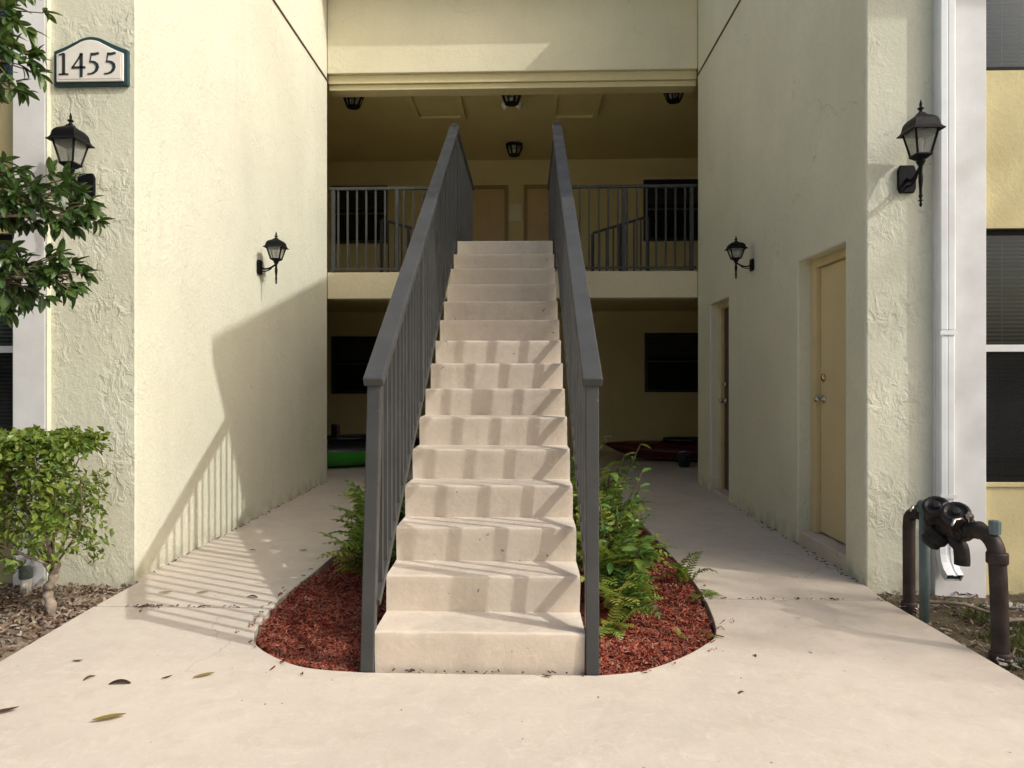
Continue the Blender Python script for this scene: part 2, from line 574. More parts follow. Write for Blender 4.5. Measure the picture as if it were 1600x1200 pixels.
left = [(-1.408, JL + .022)] + above(bedL, JL) + [(-2.6, 6.9), (-2.6, 4.52), (-2.42, 4.38), (-2.41, JL + .022)]
bm = MB(); prism(bm, left, 'z', -.11, -.002); obj('slab', bm, 'walk', walk, bevel=.004)
right = [(1.027, JR + .022)] + [(2.06, JR + .022), (2.09, 4.5), (2.3, 4.6), (2.3, 6.9)] + above(bedR, JR)[::-1]
bm = MB(); prism(bm, right, 'z', -.11, -.003); obj('slab', bm, 'walk', walk, bevel=.004)
bm = MB(); prism(bm, [(-2.6, 6.906), (2.3, 6.906), (2.3, 9.4), (-2.6, 9.4)], 'z', -.11, -.001); obj('slab', bm, 'walk', walk, bevel=.006)
bm = MB(); prism(bm, [(-6, 9.406), (6, 9.406), (6, YB + .1), (-6, YB + .1)], 'z', -.11, -.002); obj('slab', bm, 'walk', walk, bevel=.006)
bm = MB(); box(bm, -2.41, -1.40, JL - .01, JL + .03, -.06, -.010); box(bm, 1.02, 2.065, JR - .01, JR + .03, -.06, -.012); obj('joint_filler', bm, 'soil_dark', walk)
# floor under the wings of the corridor, beside the court
bm = MB(); box(bm, -6, -2.603, 8.5, 9.40, -.11, -.004); box(bm, 2.303, 6, 8.5, 9.40, -.11, -.004); obj('slab', bm, 'walk', walk)

# ------------------------------------------------------------------ the building
bld = thing('apartment_building', 'cream stucco apartment building with two wings round an open stair court', 'building')
def part(name, bm, mat, parent=bld, **kw):
    return obj(name, bm, mat, parent, **kw)

ND = (4.735, 5.545, 2.165)       # near door opening: y0, y1, top
FD = (7.42, 8.15, 2.105)         # far door opening
zt = lambda y: roof_z(y) - .02
# side walls with their door openings
bm = MB()
prism(bm, [(YC, -.13), (YF, -.13), (YF, zt(YF)), (YC, zt(YC))], 'x', XL - .18, XL)
part('wall', bm, 'stucco_side', bevel=.012)['label'] = 'sunlit left side wall of the stair court'
bm = MB()
prism(bm, [(YR, -.13), (ND[0], -.13), (ND[0], ND[2]), (ND[1], ND[2]), (ND[1], -.13), (FD[0], -.13), (FD[0], FD[2]), (FD[1], FD[2]), (FD[1], -.13), (YF, -.13), (YF, zt(YF)), (YR, zt(YR))], 'x', XR, XR + .20)
part('wall', bm, 'stucco_side', bevel=.012)['label'] = 'shaded right side wall with two storage doors'
# front faces of the two wings: rough stucco columns
bm = MB(); box(bm, -3.008, XL - .0015, YC - .006, YC - .0005, -.13, zt(YC)); box(bm, -3.007, XL - .185, YC, YC + .2, -.13, zt(YC))
part('wall', bm, 'stucco_front')['label'] = 'rough stucco column face under the house number'
bm = MB(); box(bm, XR + .003, 2.492, YR - .004, YR + .19, -.13, zt(YR))
part('wall', bm, 'stucco_front', bevel=.008)['label'] = 'rough stucco column face under the right lamp'
# pilasters
bm = MB(); box(bm, -3.212, -3.004, YC - .045, YC + .15, -.13, zt(YC))
part('pilaster', bm, 'trim_white', bevel=.004)
bm = MB(); box(bm, -3.0035, -2.992, YC - .043, YC + .10, -.13, zt(YC))
part('pilaster_edge', bm, 'stucco_side')
bm = MB(); box(bm, 2.488, 2.795, YR - .030, YR + .15, -.13, zt(YR))
part('pilaster', bm, 'trim_white', bevel=.004)
# window bays: yellow panels, windows, blinds
def bay(x0, x1, y, side):
    bm = MB(); box(bm, x0, x1, y, y + .15, 2.195, 3.165)
    part('panel', bm, 'panel_yellow')
    bm = MB(); box(bm, x0, x1, y, y + .15, -.13, .605)
    part('panel', bm, 'panel_yellow')
    bm = MB(); box(bm, x0, x1, y - .012, y + .10, .606, .628)
    part('sill', bm, 'panel_yellow')
    bm = MB(); box(bm, x0, x1, y, y + .15, 4.70, zt(YC) - .1)
    part('panel', bm, 'panel_yellow')
    for z0, z1 in ((.63, 2.19), (3.17, 4.69)):
        bm = MB()
        yf, yb = y + .030, y + .070
        box(bm, x0 + .002, x0 + .030, yf, yb, z0, z1)
        box(bm, x1 - .030, x1 - .002, yf, yb, z0, z1)
        box(bm, x0 + .03, x1 - .03, yf, yb, z0, z0 + .03)
        box(bm, x0 + .03, x1 - .03, yf, yb, z1 - .03, z1)
        win = part('window', bm, 'black_metal')
        zm = z0 + .53 * (z1 - z0)
        bm = MB(); box(bm, x0 + .03, x1 - .03, yf - .006, yb, zm - .022, zm + .022)
        obj('meeting_rail', bm, 'trim_white', win, bevel=.003)
        bm = MB(); box(bm, x0 + .03, x1 - .03, yf + .016, yf + .02, z0 + .03, zm - .022); box(bm, x0 + .03, x1 - .03, yf + .010, yf + .014, zm + .022, z1 - .03)
        obj('pane', bm, 'pane', win)
        bm = MB()
        z = z0 + .05
        while z < z1 - .05:
            tilt = .0075 + rnd.uniform(-.0015, .0015)
            ya = y + .092
            v = [bm.verts.new(p) for p in ((x0 + .01, ya - .012, z - tilt), (x1 - .01, ya - .012, z - tilt + rnd.uniform(-.001, .001)), (x1 - .01, ya + .012, z + tilt), (x0 + .01, ya + .012, z + tilt))]
            bm.faces.new(v)
            z += .0255
        for xx in (x0 + .18, x0 + .75, x0 + 1.3):
            if xx < x1:
                box(bm, xx - .002, xx + .002, y + .076, y + .078, z0 + .04, z1 - .04)
        tag(obj('blind_slat', bm, 'blind', win), kind='stuff')
        if z0 > 2:
            continue
        bm = MB(); box(bm, x0 + .03, x1 - .03, yf + .002, yf + .004, z0 + .03, zm - .022)
        obj('insect_screen', bm, 'screen', win)
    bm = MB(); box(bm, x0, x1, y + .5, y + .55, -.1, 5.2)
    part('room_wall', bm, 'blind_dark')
n = N('screen')
n.color((.02, .02, .02)); n.done(.9, .1)
tr_ = n.new('ShaderNodeBsdfTransparent'); mx_ = n.new('ShaderNodeMixShader'); mx_.inputs[0].default_value = .58
n.link(n.b.outputs[0], mx_.inputs[1]); n.link(tr_.outputs[0], mx_.inputs[2]); n.link(mx_.outputs[0], n.out.inputs[0])
M['screen'] = n.m
bay(2.796, 4.60, YR + .03, 1)
bay(-4.90, -3.213, YC + .03, -1)
# far ends of the wings (closed sides and back, so that the sun does not leak in)
bm = MB(); box(bm, 4.60, 9.0, YR + .03, YR + .2, -.13, 5.8); part('wall', bm, 'stucco_front')
bm = MB(); box(bm, -9.0, -4.90, YC + .03, YC + .2, -.13, 5.8); part('wall', bm, 'stucco_front')
bm = MB(); box(bm, 8.85, 9.0, YR + .21, YB + .3, -.13, 5.8); part('wall', bm, 'stucco_side')
bm = MB(); box(bm, -9.0, -8.85, YC + .21, YB + .3, -.13, 5.8); part('wall', bm, 'stucco_side')
# corridor end walls and back wall
for x0 in (-5.2, 5.05):
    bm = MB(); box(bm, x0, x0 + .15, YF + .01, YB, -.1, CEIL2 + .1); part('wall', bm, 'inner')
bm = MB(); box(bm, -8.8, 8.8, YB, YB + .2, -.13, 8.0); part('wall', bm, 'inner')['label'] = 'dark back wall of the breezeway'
# front edge of the corridor beside the court (upper and lower)
for x0, x1 in ((-5.05, XL - .182), (XR + .202, 5.05)):
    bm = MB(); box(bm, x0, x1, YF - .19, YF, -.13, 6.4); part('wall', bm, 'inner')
# gallery: slab with its beam face, ceiling, upper wall over the opening
bm = MB(); box(bm, XL + .001, XR - .001, YF, YF + .22, 2.252, FLOOR2 + .002)
part('gallery_beam', bm, 'stucco_beam', bevel=.008)
bm = MB(); box(bm, -5.05, 5.05, YF + .222, YB - .001, 2.43, FLOOR2)
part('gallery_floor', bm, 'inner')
bm = MB(); box(bm, -5.05, 5.05, YF + .3, YB - .001, CEIL2, CEIL2 + .12)
part('ceiling', bm, 'inner')
bm = MB(); box(bm, XL + .001, XR - .001, YF - .001, YF + .2, 5.035, roof_z(YF) - .1)
part('wall', bm, 'stucco_upper', bevel=.008)['label'] = 'stucco wall over the gallery opening'
bm = MB(); box(bm, XL + .001, XR - .001, YF + .045, YF + .29, 4.925, 5.034); box(bm, XL + .001, XR - .001, YF + .075, YF + .29, 4.855, 4.924)
part('lintel', bm, 'lintel', bevel=.006)
# dark joints on the side walls at lintel height
for x in (XL + .006, XR - .006):
    bm = MB(); box(bm, x - .007, x + .007, YC + .3, YF - .002, 4.938, 4.953)
    part('wall_joint', bm, 'joint_paint')
# roofs
def roof(x0, x1, y0, y1, z0):
    bm = MB()
    prism(bm, [(y0, z0), (y1, z0 + SLOPE * (y1 - y0)), (y1, z0 + SLOPE * (y1 - y0) + .14), (y0, z0 + .14)], 'x', x0, x1)
    r = part('roof', bm, 'roof')
    bm = MB(); box(bm, x0 - .001, x1 + .001, y0 - .022, y0 - .001, z0 - .03, z0 + .15)
    obj('fascia', bm, 'trim_white', r)
    return r
roof(2.0, 9.3, EAVE_Y, 13.2, EAVE_Z)['label'] = 'roof slope over the right wing'
roof(-9.3, -2.37, EAVE_Y, 13.2, EAVE_Z)['label'] = 'roof slope over the left wing'
roof(-2.365, 1.995, 8.33, 13.2, 6.22)['label'] = 'small roof over the stair court gallery'

# storage doors in the right wall
def storage_door(y0, y1, top, mat, label, knob_z, bolt_z, zb):
    bm = MB()
    xf = XR + .095
    box(bm, xf, xf + .10, y0, y0 + .045, zb, top)
    box(bm, xf, xf + .10, y1 - .10, y1, zb, top)
    box(bm, xf, xf + .10, y0 + .045, y1 - .10, top - .06, top)
    box(bm, xf + .075, xf + .10, y1 - .125, y1 - .10, zb, top - .06)
    d = part('door', bm, 'door_frame', bevel=.004)
    d['label'] = label
    bm = MB(); box(bm, xf + .035, xf + .072, y0 + .048, y1 - .106, zb + .012, top - .065)
    obj('door_leaf', bm, mat, d, bevel=.004)
    bm = MB(); lathe(bm, [(.030, 0), (.030, .008), (.012, .012), (.012, .035), (.024, .042), (.029, .055), (.024, .068), (.008, .072)], 14, (xf + .036, y1 - .165, knob_z), axis=(-1, 0, 0))
    obj('knob', bm, 'steel', d, smooth=True)
    bm = MB(); lathe(bm, [(.030, 0), (.030, .010), (.022, .020), (.010, .024)], 14, (xf + .036, y1 - .165, bolt_z), axis=(-1, 0, 0))
    obj('deadbolt', bm, 'brass', d, smooth=True)
    for hz in (.3, 1.05, 1.85):
        bm = MB(); tube(bm, [(xf + .03, y0 + .05, hz), (xf + .03, y0 + .05, hz + .1)], .007, 8)
        obj('hinge', bm, 'steel', d)
    return d
storage_door(ND[0], ND[1], ND[2], 'door', 'tan storage door near the right corner', 1.115, 1.275, .105)
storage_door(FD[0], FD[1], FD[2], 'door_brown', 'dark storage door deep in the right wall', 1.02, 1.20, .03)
bm = MB(); box(bm, XR + .012, XR + .26, ND[0] + .002, ND[1] - .002, -.05, .100)
part('threshold', bm, 'walk', bevel=.012)
bm = MB(); box(bm, XR + .02, XR + .26, FD[0] + .002, FD[1] - .002, -.05, .028)
part('threshold', bm, 'walk', bevel=.006)
# closets behind the doors
bm = MB(); box(bm, XR + .60, XR + .65, 4.66, 8.5, -.12, 5.0); part('closet_wall', bm, 'inner')

# apartment doors and windows on the back wall
def back_door(x0, x1, z0, label):
    y = YB
    bm = MB()
    box(bm, x0, x0 + .06, y - .045, y - .002, z0, z0 + 2.05)
    box(bm, x1 - .06, x1, y - .045, y - .002, z0, z0 + 2.05)
    box(bm, x0 + .06, x1 - .06, y - .045, y - .002, z0 + 1.99, z0 + 2.05)
    d = part('door', bm, 'door_frame_dark', bevel=.004)
    d['label'] = label
    bm = MB()
    box(bm, x0 + .062, x1 - .062, y - .020, y - .003, z0 + .005, z0 + 1.988)
    obj('door_leaf', bm, 'door_back', d)
    ww = (x1 - x0 - .124 - .30) / 2
    for xa in (x0 + .062 + .10, x0 + .062 + .20 + ww):
        for za, zb in ((.12, .75), (.87, 1.5), (1.62, 1.86)):
            bm = MB(); box(bm, xa, xa + ww, y - .028, y - .0205, z0 + za, z0 + zb)
            obj('door_panel', bm, 'door_back', d, bevel=.006)
    bm = MB(); lathe(bm, [(.03, 0), (.03, .008), (.012, .012), (.012, .035), (.026, .045), (.026, .06), (.008, .07)], 12, (x0 + .14, y - .021, z0 + 1.0), axis=(0, -1, 0))
    obj('knob', bm, 'brass', d, smooth=True)
    bm = MB(); lathe(bm, [(.012, 0), (.012, .008), (.004, .012)], 10, ((x0 + x1) / 2, y - .021, z0 + 1.55), axis=(0, -1, 0))
    obj('peephole', bm, 'brass', d, smooth=True)
def back_window(x0, x1, z0, z1, label):
    y = YB
    bm = MB()
    box(bm, x0, x0 + .05, y - .05, y - .002, z0, z1); box(bm, x1 - .05, x1, y - .05, y - .002, z0, z1)
    box(bm, x0 + .05, x1 - .05, y - .05, y - .002, z0, z0 + .05); box(bm, x0 + .05, x1 - .05, y - .05, y - .002, z1 - .05, z1)
    wdw = part('window', bm, 'kayak_black')
    wdw['label'] = label
    bm = MB(); box(bm, x0 + .05, x1 - .05, y - .018, y - .004, z0 + .05, z1 - .05)
    obj('pane', bm, 'dark_glass', wdw)
    zm = z0 + .52 * (z1 - z0)
    bm = MB(); box(bm, x0 + .05, x1 - .05, y - .03, y - .019, zm - .015, zm + .015)
    obj('meeting_rail', bm, 'rail', wdw)
    for k in range(8):
        zz = z1 - .07 - k * .045
        bm = MB(); box(bm, x0 + .06, x1 - .06, y - .0205, y - .0185, zz - .017, zz + .017)
        obj('blind_slat', bm, 'rail_black', wdw)
    return wdw
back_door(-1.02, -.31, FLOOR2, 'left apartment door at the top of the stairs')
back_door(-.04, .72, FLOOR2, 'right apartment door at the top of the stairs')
back_window(-3.40, -2.42, 3.63, 4.63, 'dark upper window behind the left gallery railing')
back_window(2.03, 3.03, 3.64, 4.69, 'dark upper window behind the right gallery railing')
back_window(-3.40, -2.45, 1.0, 2.0, 'dark lower window left of the stairs')
back_window(2.05, 3.05, 1.03, 2.05, 'dark lower window right of the stairs')
bm = MB(); box(bm, 2.0, 3.06, YB - .07, YB - .052, 4.70, 4.73); part('window_head', bm, 'stucco_beam')
# attic hatches in the gallery ceiling
for x0, x1, y0, y1 in ((-1.60, -.87, 9.36, 10.32), (.35, 1.02, 9.36, 10.36)):
    bm = MB()
    zz = CEIL2
    box(bm, x0, x0 + .07, y0, y1, zz - .045, zz - .001); box(bm, x1 - .07, x1, y0, y1, zz - .045, zz - .001)
    box(bm, x0 + .07, x1 - .07, y0, y0 + .07, zz - .045, zz - .001); box(bm, x0 + .07, x1 - .07, y1 - .07, y1, zz - .045, zz - .001)
    h = part('attic_hatch', bm, 'inner', bevel=.005)
    bm = MB(); box(bm, x0 + .075, x1 - .075, y0 + .075, y1 - .075, zz - .012, zz - .002)
    obj('hatch_panel', bm, 'inner', h)

# ------------------------------------------------------------------ staircase
SX0, SX1 = -.660, .254
SY, ST, SR = 3.0815, .2626, .1717
st = thing('staircase', 'straight concrete staircase painted beige rising to the gallery', 'staircase', (-.203, SY, 0))
org = (-.203, SY, 0)
from mathutils import noise as mnoise
def step_block(k):
    """one step: riser and tread in one cast block, the nosing rounded and a little chipped"""
    y0, y1 = SY + (k - 1) * ST, SY + k * ST + .02
    z0, z1 = max((k - 1) * SR - .16, -.05), k * SR
    prof = [(y0 + .012, z0), (y0 + .010, (k - 1) * SR), (y0 + .004, z1 - .04), (y0, z1 - .012), (y0 + .0015, z1 - .005), (y0 + .005, z1 - .0015), (y0 + .010, z1), (y0 + .10, z1), (y1, z1 - .001), (y1, z0)]
    bm = MB()
    nx = 26
    rows = []
    for i in range(nx + 1):
        x = SX0 + (SX1 - SX0) * i / nx
        row = []
        for j, (yy, zz) in enumerate(prof):
            dy = dz = 0
            if 1 < j < 8:
                q = mnoise.fractal(Vector((x * 9, k * 7.3, j * .35)), .8, 2, 3)
                dy = .0028 * q
                dz = .0022 * mnoise.noise(Vector((x * 14, k * 3.1, 5)))
                if j in (3, 4, 5):
                    chip = max(0, mnoise.noise(Vector((x * 17, k * 11.7, 2))) - .38)
                    dy += .03 * chip
                    dz -= .03 * chip
            xx = x
            if i == 0:
                xx -= .004 * mnoise.noise(Vector((k * 4.1, zz * 22, yy * 9)))
            if i == nx:
                xx += .004 * mnoise.noise(Vector((k * 3.3, zz * 22, yy * 9 + 4)))
            row.append(bm.verts.new((xx, yy + dy, zz + dz)))
        rows.append(row)
    L = len(prof)
    for a, b in zip(rows, rows[1:]):
        for j in range(L):
            bm.faces.new((a[j], b[j], b[(j + 1) % L], a[(j + 1) % L]))
    bm.faces.new(rows[0]); bm.faces.new(rows[-1][::-1])
    bmesh.ops.recalc_face_normals(bm, faces=bm.faces)
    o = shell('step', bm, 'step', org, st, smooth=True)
    sm = o.modifiers.new('edges', 'EDGE_SPLIT'); sm.split_angle = R(50)
for k in range(1, 15):
    step_block(k)
bm = MB()
yl = SY + 14 * ST
box(bm, SX0, SX1, yl, YF - .002, FLOOR2 - .19, FLOOR2)
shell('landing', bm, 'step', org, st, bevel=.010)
bm = MB()
prism(bm, [(SY + .25, -.05), (SY + .55, -.05), (yl + .3, FLOOR2 - .42), (yl + .3, FLOOR2 - .192), (yl - .04, FLOOR2 - .192), (SY + .60, .20)], 'x', SX0 + .05, SX1 - .05)
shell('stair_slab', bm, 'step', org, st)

# ------------------------------------------------------------------ railings
RS = .6600
def stair_rail(x, lean, label, side):
    t = thing('stair_railing', label, 'railing', (x, 3.095, 0), group='grey steel railings of the outside stairs')
    Z0 = 1.262
    top = lambda y: Z0 + RS * (y - 3.03)
    bot = lambda y: .235 + .655 * (y - 3.05)
    L = lambda y: y - 3.095
    bm = MB(); bar(bm, (lean, 0, -.06), (0, 0, 1.262), .058, .058, (0, 1, 0))
    obj('newel_post', bm, 'rail', t, bevel=.004)
    YT = 6.565
    bm = MB(); bar(bm, (0, L(3.05), top(3.05) - .022), (0, L(YT), top(YT) - .012), .088, .042)
    obj('top_rail', bm, 'rail', t, bevel=.006)
    bm = MB(); bar(bm, (0, L(3.12), bot(3.12)), (0, L(YT), bot(YT)), .032, .036)
    obj('bottom_rail', bm, 'rail', t, bevel=.003)
    bl = MB(); box(bl, -.011, .011, -.011, .011, 0, 1)
    me = None
    y, i = 3.205, 0
    while y < YT - .03:
        post = i in (11, 22)
        z0, z1 = bot(y) + .01, top(y) - .045
        if me is None:
            o = obj('baluster', bl, 'rail', t, loc=(0, L(y), z0))
            me = o.data
        else:
            o = inst('baluster', me, t, (rnd.uniform(-.001, .001), L(y), z0))
        o.scale = (2.0 if post else 1, 2.0 if post else 1, z1 - z0)
        if post:
            o.name = 'middle_post'
        y += .1085
        i += 1
    # level part along the landing
    bm = MB(); box(bm, -.022, .022, L(YT) - .02, L(YF + .04), 3.582, 3.624)
    obj('landing_rail', bm, 'rail', t, bevel=.004)
    bm = MB(); box(bm, -.015, .015, L(YT), L(YF + .04), FLOOR2 + .06, FLOOR2 + .09)
    obj('landing_bottom_rail', bm, 'rail', t)
    bm = MB(); box(bm, -.024, .024, L(YT) - .024, L(YT) + .024, FLOOR2 - .15, 3.60)
    obj('landing_post', bm, 'rail', t)
    y = YT + .10
    while y < YF - .03:
        inst('baluster', me, t, (0, L(y), FLOOR2 + .09), scale=(1, 1, 3.585 - FLOOR2 - .09))
        y += .1085
    return t
stair_rail(-.658, -.034, 'grey stair railing left of the beige steps', -1)
stair_rail(.284, .002, 'grey stair railing right of the beige steps, beside the tall ferns', 1)

def gallery_rail(x0, x1, label, posts):
    t = thing('gallery_railing', label, 'railing', (x0, YF + .07, FLOOR2), group='railings along the upper gallery')
    Ln = x1 - x0
    bm = MB(); box(bm, 0, Ln, -.022, .022, 1.035, 1.070); obj('top_rail', bm, 'rail', t, bevel=.003)
    bm = MB(); box(bm, 0, Ln, -.014, .014, .040, .066); obj('bottom_rail', bm, 'rail', t)
    for p in posts:
        bm = MB(); box(bm, -.021, .021, -.021, .021, .0, 1.034); obj('post', bm, 'rail', t, loc=(p - x0, 0, 0))
    bl = MB(); box(bl, -.0105, .0105, -.0105, .0105, .067, 1.034)
    me, x = None, x0 + .117
    while x < x1 - .03:
        if min(abs(x - p) for p in posts) > .045:
            if me is None:
                me = obj('baluster', bl, 'rail', t, loc=(x - x0, 0, 0)).data
            else:
                inst('baluster', me, t, (x - x0, 0, 0))
        x += .117
gallery_rail(XL + .004, -.69, 'gallery railing between the left wall and the stairs', (XL + .06, -1.60, -.73))
gallery_rail(.31, XR - .004, 'gallery railing between the stairs and the right wall', (.35, 1.20, XR - .06))

def inner_rail(x0, z0, x1, z1, label):
    xo = min(x0, x1)
    t = thing('sloped_railing', label, 'railing', (xo, 10.6, FLOOR2), group='black railings behind the gallery')
    bm = MB(); bar(bm, (x0 - xo, 0, z0 - FLOOR2), (x1 - xo, 0, z1 - FLOOR2), .035, .035); obj('top_rail', bm, 'rail_black', t)
    bm = MB(); box(bm, 0, abs(x1 - x0), -.012, .012, .07, .095); obj('bottom_rail', bm, 'rail_black', t)
    k = 8
    for i in range(k + 1):
        f = i / k
        x, z = x0 + (x1 - x0) * f - xo, z0 + (z1 - z0) * f - FLOOR2
        h = .022 if i in (0, 4, 8) else .010
        bm = MB(); box(bm, -h, h, -h, h, 0, z - .012)
        obj('post' if h > .02 else 'baluster', bm, 'rail_black', t, loc=(x, 0, 0))
inner_rail(.99, 3.42, 1.80, 3.66, 'short black sloping railing behind the right gallery railing')
inner_rail(-1.35, 3.42, -2.16, 3.64, 'short black sloping railing behind the left gallery railing')

# ------------------------------------------------------------------ wall lanterns
def make_lantern(label):
    t = thing('wall_lantern', label, 'lamp', group='black carriage lanterns on the stucco walls')
    yo = -.168                                   # the lantern's axis, out from the wall
    q = math.pi / 4
    r2 = math.sqrt(2)
    bm = MB()
    prism(bm, [(-.045, -.085), (.045, -.085), (.058, -.055), (.058, .055), (.045, .085), (-.045, .085), (-.058, .055), (-.058, -.055)], 'y', -.022, -.001)
    obj('back_plate', bm, 'black_metal', t, bevel=.006)
    bm = MB()
    pts = smooth_line([(0, -.02, .0), (0, -.06, -.022), (0, -.11, -.010), (0, -.150, .020), (0, yo, .035)], 5)
    tube(bm, pts, .0105, 8)
    tube(bm, smooth_line([(0, -.02, -.045), (0, -.06, -.05), (0, -.10, -.035), (0, -.125, -.012)], 4), .007, 6)
    obj('arm', bm, 'black_metal', t, smooth=True)
    bm = MB()
    lathe(bm, [(.003, -.205), (.009, -.195), (.006, -.178), (.007, -.172), (.017, -.168), (.007, -.163), (.008, -.150), (.013, -.142), (.009, -.132), (.009, -.100), (.013, -.060), (.014, -.030), (.010, .000), (.012, .020), (.020, .028), (.026, .035), (.026, .045)], 12, (0, yo, 0))
    obj('stem', bm, 'black_metal', t, smooth=True)
    bm = MB()
    lathe(bm, [(.024 * r2, .040), (.046 * r2, .058), (.050 * r2, .064), (.046 * r2, .072)], 4, (0, yo, 0), q)
    obj('base_tray', bm, 'black_metal', t, bevel=.002)
    a, b, z0, z1 = .042, .070, .072, .205        # half sides at the foot and the head of the glass
    for sx in (-1, 1):
        for sy in (-1, 1):
            bm = MB(); bar(bm, (sx * a, yo + sy * a, z0), (sx * b, yo + sy * b, z1), .011, .011, (sx, sy, 0))
            obj('corner_bar', bm, 'black_metal', t)
    for k in range(4):
        bm = MB()
        Q = Matrix.Rotation(k * math.pi / 2, 3, 'Z')
        v = [bm.verts.new(Q @ Vector(p) + Vector((0, yo, 0))) for p in ((-a + .004, -a + .001, z0), (a - .004, -a + .001, z0), (b - .004, -b + .001, z1), (-b + .004, -b + .001, z1), (-a + .004, -a + .004, z0), (a - .004, -a + .004, z0), (b - .004, -b + .004, z1), (-b + .004, -b + .004, z1))]
        for f in ((0, 1, 2, 3), (7, 6, 5, 4), (0, 4, 5, 1), (1, 5, 6, 2), (2, 6, 7, 3), (3, 7, 4, 0)):
            bm.faces.new([v[i] for i in f])
        obj('glass_pane', bm, 'lamp_glass', t)
    bm = MB()
    lathe(bm, [(.010, .075), (.011, .12), (.019, .13), (.020, .15), (.012, .165), (.004, .17)], 10, (0, yo, 0))
    obj('bulb', bm, 'white_plastic', t, smooth=True)
    bm = MB()
    lathe(bm, [(.066 * r2, .206), (.098 * r2, .196), (.099 * r2, .202), (.088 * r2, .213), (.080 * r2, .228), (.077 * r2, .246), (.074 * r2, .264), (.068 * r2, .280), (.058 * r2, .294), (.045 * r2, .305), (.031 * r2, .314), (.022 * r2, .324), (.018 * r2, .334)], 4, (0, yo, 0), q)
    obj('hood', bm, 'black_metal', t, bevel=.010, seg=3)
    bm = MB()
    lathe(bm, [(.020, .330), (.012, .342), (.008, .352), (.018, .362), (.019, .367), (.008, .374), (.007, .384), (.009, .392), (.006, .408), (.002, .425)], 10, (0, yo, 0))
    obj('finial', bm, 'black_metal', t, smooth=True)
    for ch in t.children:
        k = ch.name.split('.')[0]
        for v in ch.data.vertices:
            if k in ('hood', 'finial'):
                v.co.z = .232 + (v.co.z - .2) * .86
            elif k in ('corner_bar', 'glass_pane', 'base_tray', 'bulb'):
                v.co.z += .032
            elif k == 'stem' and v.co.z > 0:
                v.co.z *= 1.70
    return t
lan = make_lantern('large black lantern beside the white downspout on the right column')
lan.location = (2.325, YR - .006, 2.487)
lan.scale = (.94, 1, 1)
l2 = copy_tree(lan); l2['label'] = 'large black lantern under the house number, half behind branches'
l2.location = (-2.755, YC - .008, 2.475)
l2.scale = (.94, 1, .95)
l3 = copy_tree(lan); l3['label'] = 'small black lantern on the sunlit left side wall'
l3.location = (XL + .002, 6.46, 2.290); l3.rotation_euler = (0, 0, R(90)); l3.scale = (.84, .98, .76)
l4 = copy_tree(lan); l4['label'] = 'small black lantern on the shaded right wall above the storage doors'
l4.location = (XR - .002, 6.62, 2.312); l4.rotation_euler = (0, 0, R(-90)); l4.scale = (.76, .92, .63)

# ------------------------------------------------------------------ house number sign
sg = thing('house_number_sign', 'arched white number board edged in dark green on the left column', 'sign', (-2.722, YC, 3.10))
def sign_outline(inset, dz=0):
    hw, sh, pk = .238 - inset, .222 - inset * .9, .310 - inset
    pts = [(-hw, inset), (hw, inset), (hw, sh)]
    arch = [(.238, .222), (.17, .248), (.105, .278), (.055, .301), (.0, .310), (-.055, .301), (-.105, .278), (-.17, .248), (-.238, .222)]
    k = (hw) / .238
    return pts[:2] + [tuple(p) for p in smooth_line([(x * k, z - inset) for x, z in arch], 4)]
bm = MB(); prism(bm, sign_outline(0), 'y', -.030, -.005); obj('border', bm, 'sign_green', sg, bevel=.006)
bm = MB(); prism(bm, sign_outline(.024), 'y', -.041, -.0305); obj('board', bm, 'sign_face', sg, bevel=.008)
bm = MB(); prism(bm, sign_outline(.040), 'y', -.0432, -.0412); obj('inner_board', bm, 'sign_face', sg, bevel=.0015)
def stroke(bm, pts, ws):
    """a flat pen stroke of changing width, 3 mm thick"""
    v0, v1 = [], []
    pts = [Vector(p) for p in pts]
    for i, p in enumerate(pts):
        d = (pts[min(i + 1, len(pts) - 1)] - pts[max(i - 1, 0)]).normalized()
        nrm = Vector((-d.y, d.x)) * ws[i] / 2
        for q, lst in ((p + nrm, v0), (p - nrm, v1)):
            lst.append((bm.verts.new((q.x, -.0015, q.y)), bm.verts.new((q.x, .0015, q.y))))
    for i in range(len(pts) - 1):
        a, b, c, d = v0[i], v0[i + 1], v1[i + 1], v1[i]
        bm.faces.new((a[0], b[0], c[0], d[0])); bm.faces.new((a[1], d[1], c[1], b[1]))
        bm.faces.new((a[0], a[1], b[1], b[0])); bm.faces.new((d[0], c[0], c[1], d[1]))
    for i in (0, -1):
        bm.faces.new((v0[i][0], v1[i][0], v1[i][1], v0[i][1]))
def digit_one(bm):
    stroke(bm, [(.030, .004), (.030, .118)], [.0155, .0155])
    stroke(bm, [(.004, .0035), (.026, .0045), (.034, .0045), (.056, .0035)], [.007, .009, .009, .007])
    stroke(bm, [(.002, .111), (.016, .114), (.031, .1175)], [.004, .008, .010])
def digit_four(bm):
    stroke(bm, [(.052, -.012), (.052, .118)], [.015, .017])
    stroke(bm, [(.0, .040), (.074, .040)], [.012, .012])
    stroke(bm, [(.004, .040), (.030, .078), (.056, .118)], [.008, .008, .010])
def digit_five(bm):
    stroke(bm, [(.021, .112), (.045, .113), (.066, .118)], [.015, .013, .010])
    stroke(bm, [(.024, .112), (.017, .068)], [.005, .006])
    stroke(bm, [(.015, .069), (.030, .071), (.044, .066), (.055, .055), (.058, .040), (.052, .023), (.040, .011), (.022, .004), (.004, .004)],
           [.006, .011, .014, .017, .017, .015, .011, .008, .006])
